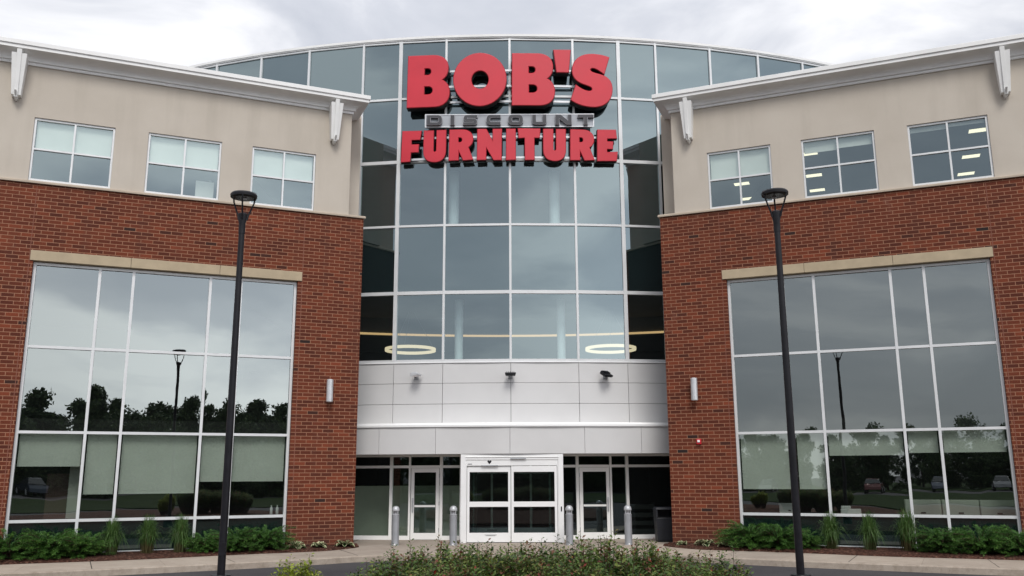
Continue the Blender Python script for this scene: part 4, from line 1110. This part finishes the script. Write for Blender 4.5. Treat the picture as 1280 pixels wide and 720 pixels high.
# ------------------------------------------------------------------ what stands behind the camera and shows in the glass
def tree_mesh(seed, h, w_):
    random.seed(seed); lf = MB(); tk = MB()
    tk.tube([(0,0,-.1), (.05,0,h*.25), (-.05,.05,h*.55), (0,0,h*.8)], [.22, .17, .11, .04], 8)
    cl = []
    for k in range(80):
        u = random.uniform(.06, 1.0); r_ = w_*math.sin(math.pi*min(1, (u+.1)/1.12))**.6*random.uniform(.25, 1.0); a = random.uniform(0, 2*math.pi)
        c = Vector((r_*math.cos(a), r_*math.sin(a), h*u)); cl.append(c)
        if k % 4 == 0: tk.tube([(0, 0, max(.8, c.z*.6)), c*.6 + Vector((0,0,c.z*.32)), c], [.07, .05, .015], 5)
        cr_ = random.uniform(.5, 1.1)*w_*.3
        for j in range(80):
            p = c + rv()*cr_*random.random()**.4
            leafquad(lf, p, rv(), rv(), .46*random.uniform(.6, 1.2), .3, random.uniform(.1, 1))
    return lf, tk
tm = [tree_mesh(500, 11.5, 3.6), tree_mesh(501, 9.5, 3.9), tree_mesh(502, 12.5, 3.0)]; protos = {}
random.seed(77)
TP = []
for i in range(23): TP.append((-1 + i*2.6 + random.uniform(-.6, .6), -57 + i*.6 + random.uniform(-3, 3), random.uniform(.72, .92)))
for i in range(20): TP.append((2 + i*2.9 + random.uniform(-.8, .8), -64 + i*.6 + random.uniform(-2, 2), random.uniform(.84, .96)))
for i in range(18): TP.append((4 + i*2.5 + random.uniform(-.8, .8), -51 + i*.75, random.uniform(.60, .72)))
TP += [(-23.6, -54, .72), (-27, -53, .5), (-13.5, -58, .68), (-10.5, -59, .66), (-36, -48, .5), (-17, -57, .45), (-5, -58, .8), (56, -40, .95), (-44, -42, .6)] + [(-52+i*4.4, -44-i*1.25+random.uniform(-1.5, 1.5), random.uniform(.42, .54)) for i in range(12)] + [(-46+i*3.6, -52-i*1.1+random.uniform(-1.5, 1.5), random.uniform(.46, .58)) for i in range(14)]
for i, (x, y, s) in enumerate(TP):
    M = Matrix.Translation((x, y, 0)) @ Matrix.Rotation(i*1.9, 4, 'Z') @ Matrix.Scale(s, 4); v = i % 3
    lab = 'dark leafy tree across the car park, mirrored in the store windows'
    if v not in protos:
        o = thing('tree', lab, 'tree', (0,0,0), group='trees mirrored in the windows'); o.matrix_world = M; WM[o.name] = M
        tm[v][0].build('crown', leaf_tree, o, M); tm[v][1].build('trunk', bark, o, M); protos[v] = o
    else: dup(protos[v], M, None, lab)
o = thing('street_light', 'tall street light with long curved arm, mirrored in the left window', 'street light', (4.3, -34.5, 0)); B = WM[o.name]
m = MB(); m.tube([(0,0,0), (0,0,6), (0,0,11.5), (-.3,0,12.5), (-1.1,0,13.0)], [.14, .11, .09, .07, .06], 10); m.build('pole', silver, o, B, smooth=True)
m = MB(); m.hexa([(-2.3,-.16,12.98),(-1.1,-.13,12.95),(-1.1,.13,12.95),(-2.3,.16,12.98),(-2.25,-.12,13.08),(-1.1,-.1,13.12),(-1.1,.1,13.12),(-2.25,.12,13.08)]); m.build('lamp_head', silver, o, B)
# parked cars behind the camera
def car(x, y, rz, paint, label):
    o = thing('parked_car', label, 'car', (x, y, 0), rz, 'parked cars mirrored in the windows'); B = WM[o.name]
    m = MB(); prof = [(-2.2,.35),(-2.25,.7),(-2.1,.88),(-1.2,.98),(1.35,.98),(2.1,.92),(2.2,.65),(2.15,.35)]
    m.ring([[(u, yy*.92 if abs(yy) > .8 else yy, z) for u, z in prof] for yy in (-.9, -.86, .86, .9)]); m.build('body', paint, o, B, smooth=True, bevel=.04)
    m = MB(); lo = [(-1.35,.97),(1.7,.97)]; m.hexa([(-1.3,-.8,.97),(1.75,-.8,.97),(1.75,.8,.97),(-1.3,.8,.97),(-.5,-.62,1.45),(1.15,-.62,1.45),(1.15,.62,1.45),(-.5,.62,1.45)]); m.build('windows', door_glass2, o, B, bevel=.05)
    m = MB(); m.hexa([(-.5,-.63,1.44),(1.15,-.63,1.44),(1.15,.63,1.44),(-.5,.63,1.44),(-.4,-.55,1.49),(1.05,-.55,1.49),(1.05,.55,1.49),(-.4,.55,1.49)]); m.build('roof', paint, o, B, bevel=.02)
    for a in (-1.35, 1.35):
        for s_ in (-1, 1):
            m = MB(); n = 20
            m.ring([[(a+.33*math.cos(2*math.pi*i/n), s_*.80+d*.1, .33+.33*math.sin(2*math.pi*i/n)) for i in range(n)] for d in (-1, 1)]); wh = m.build('wheel', rubber, o, B)
            m = MB(); m.ring([[(a+.2*math.cos(2*math.pi*i/n), s_*.80+s_*d*.11, .33+.2*math.sin(2*math.pi*i/n)) for i in range(n)] for d in (-.5, 1)]); m.build('rim', lightsilver, wh, B)
    for yy in (-.62, .62):
        m = MB(); m.box(-2.235, -2.18, yy-.17, yy+.17, .66, .78); m.build('headlight', strobe_m, o, B)
added_ground_m = NT('added_ground_colour'); o_ = added_ground_m.obj()
lc = added_ground_m.ramp(added_ground_m.noise(o_, .5, 6, .7), [(.3, (.012, .022, .008)), (.7, (.028, .045, .014))])
lc = added_ground_m.mix(.6, lc, added_ground_m.ramp(added_ground_m.noise(o_, 22, 4, .8), [(.3, (.4, .4, .4)), (.7, (1.5, 1.5, 1.4))]), 'MULTIPLY')
added_ground_m = added_ground_m.pbr(lc, .95, 0, None, .05)
lw_ = MB()  # unseen dark ground added behind the camera to darken the lower window reflections
for a, b in ((-36, -9), (-140, -47)):
    lw_.box(-160, 160, a, b, -.05, .06)
tag(lw_.build('lawn', added_ground_m), kind='structure')
door_glass2 = plain('car_glass', (.02, .022, .025), .08)
for i, (x, y, c, lab) in enumerate(((-30, -41, (.14,.145,.15), 'grey'), (-26.5, -41.5, (.02,.02,.025), 'black'), (-18, -42.5, (.1,.03,.03), 'maroon'), (-13, -43.5, (.09,.1,.13), 'slate blue'), (-7.5, -44, (.2,.2,.21), 'silver grey'), (9, -44, (.03,.04,.06), 'navy'))):
    car(x, y, R_(90-18 if x < 0 else 90), plain('car_paint', c, .2, .3, .03), lab + ' car parked across the road, mirrored in the store glass')
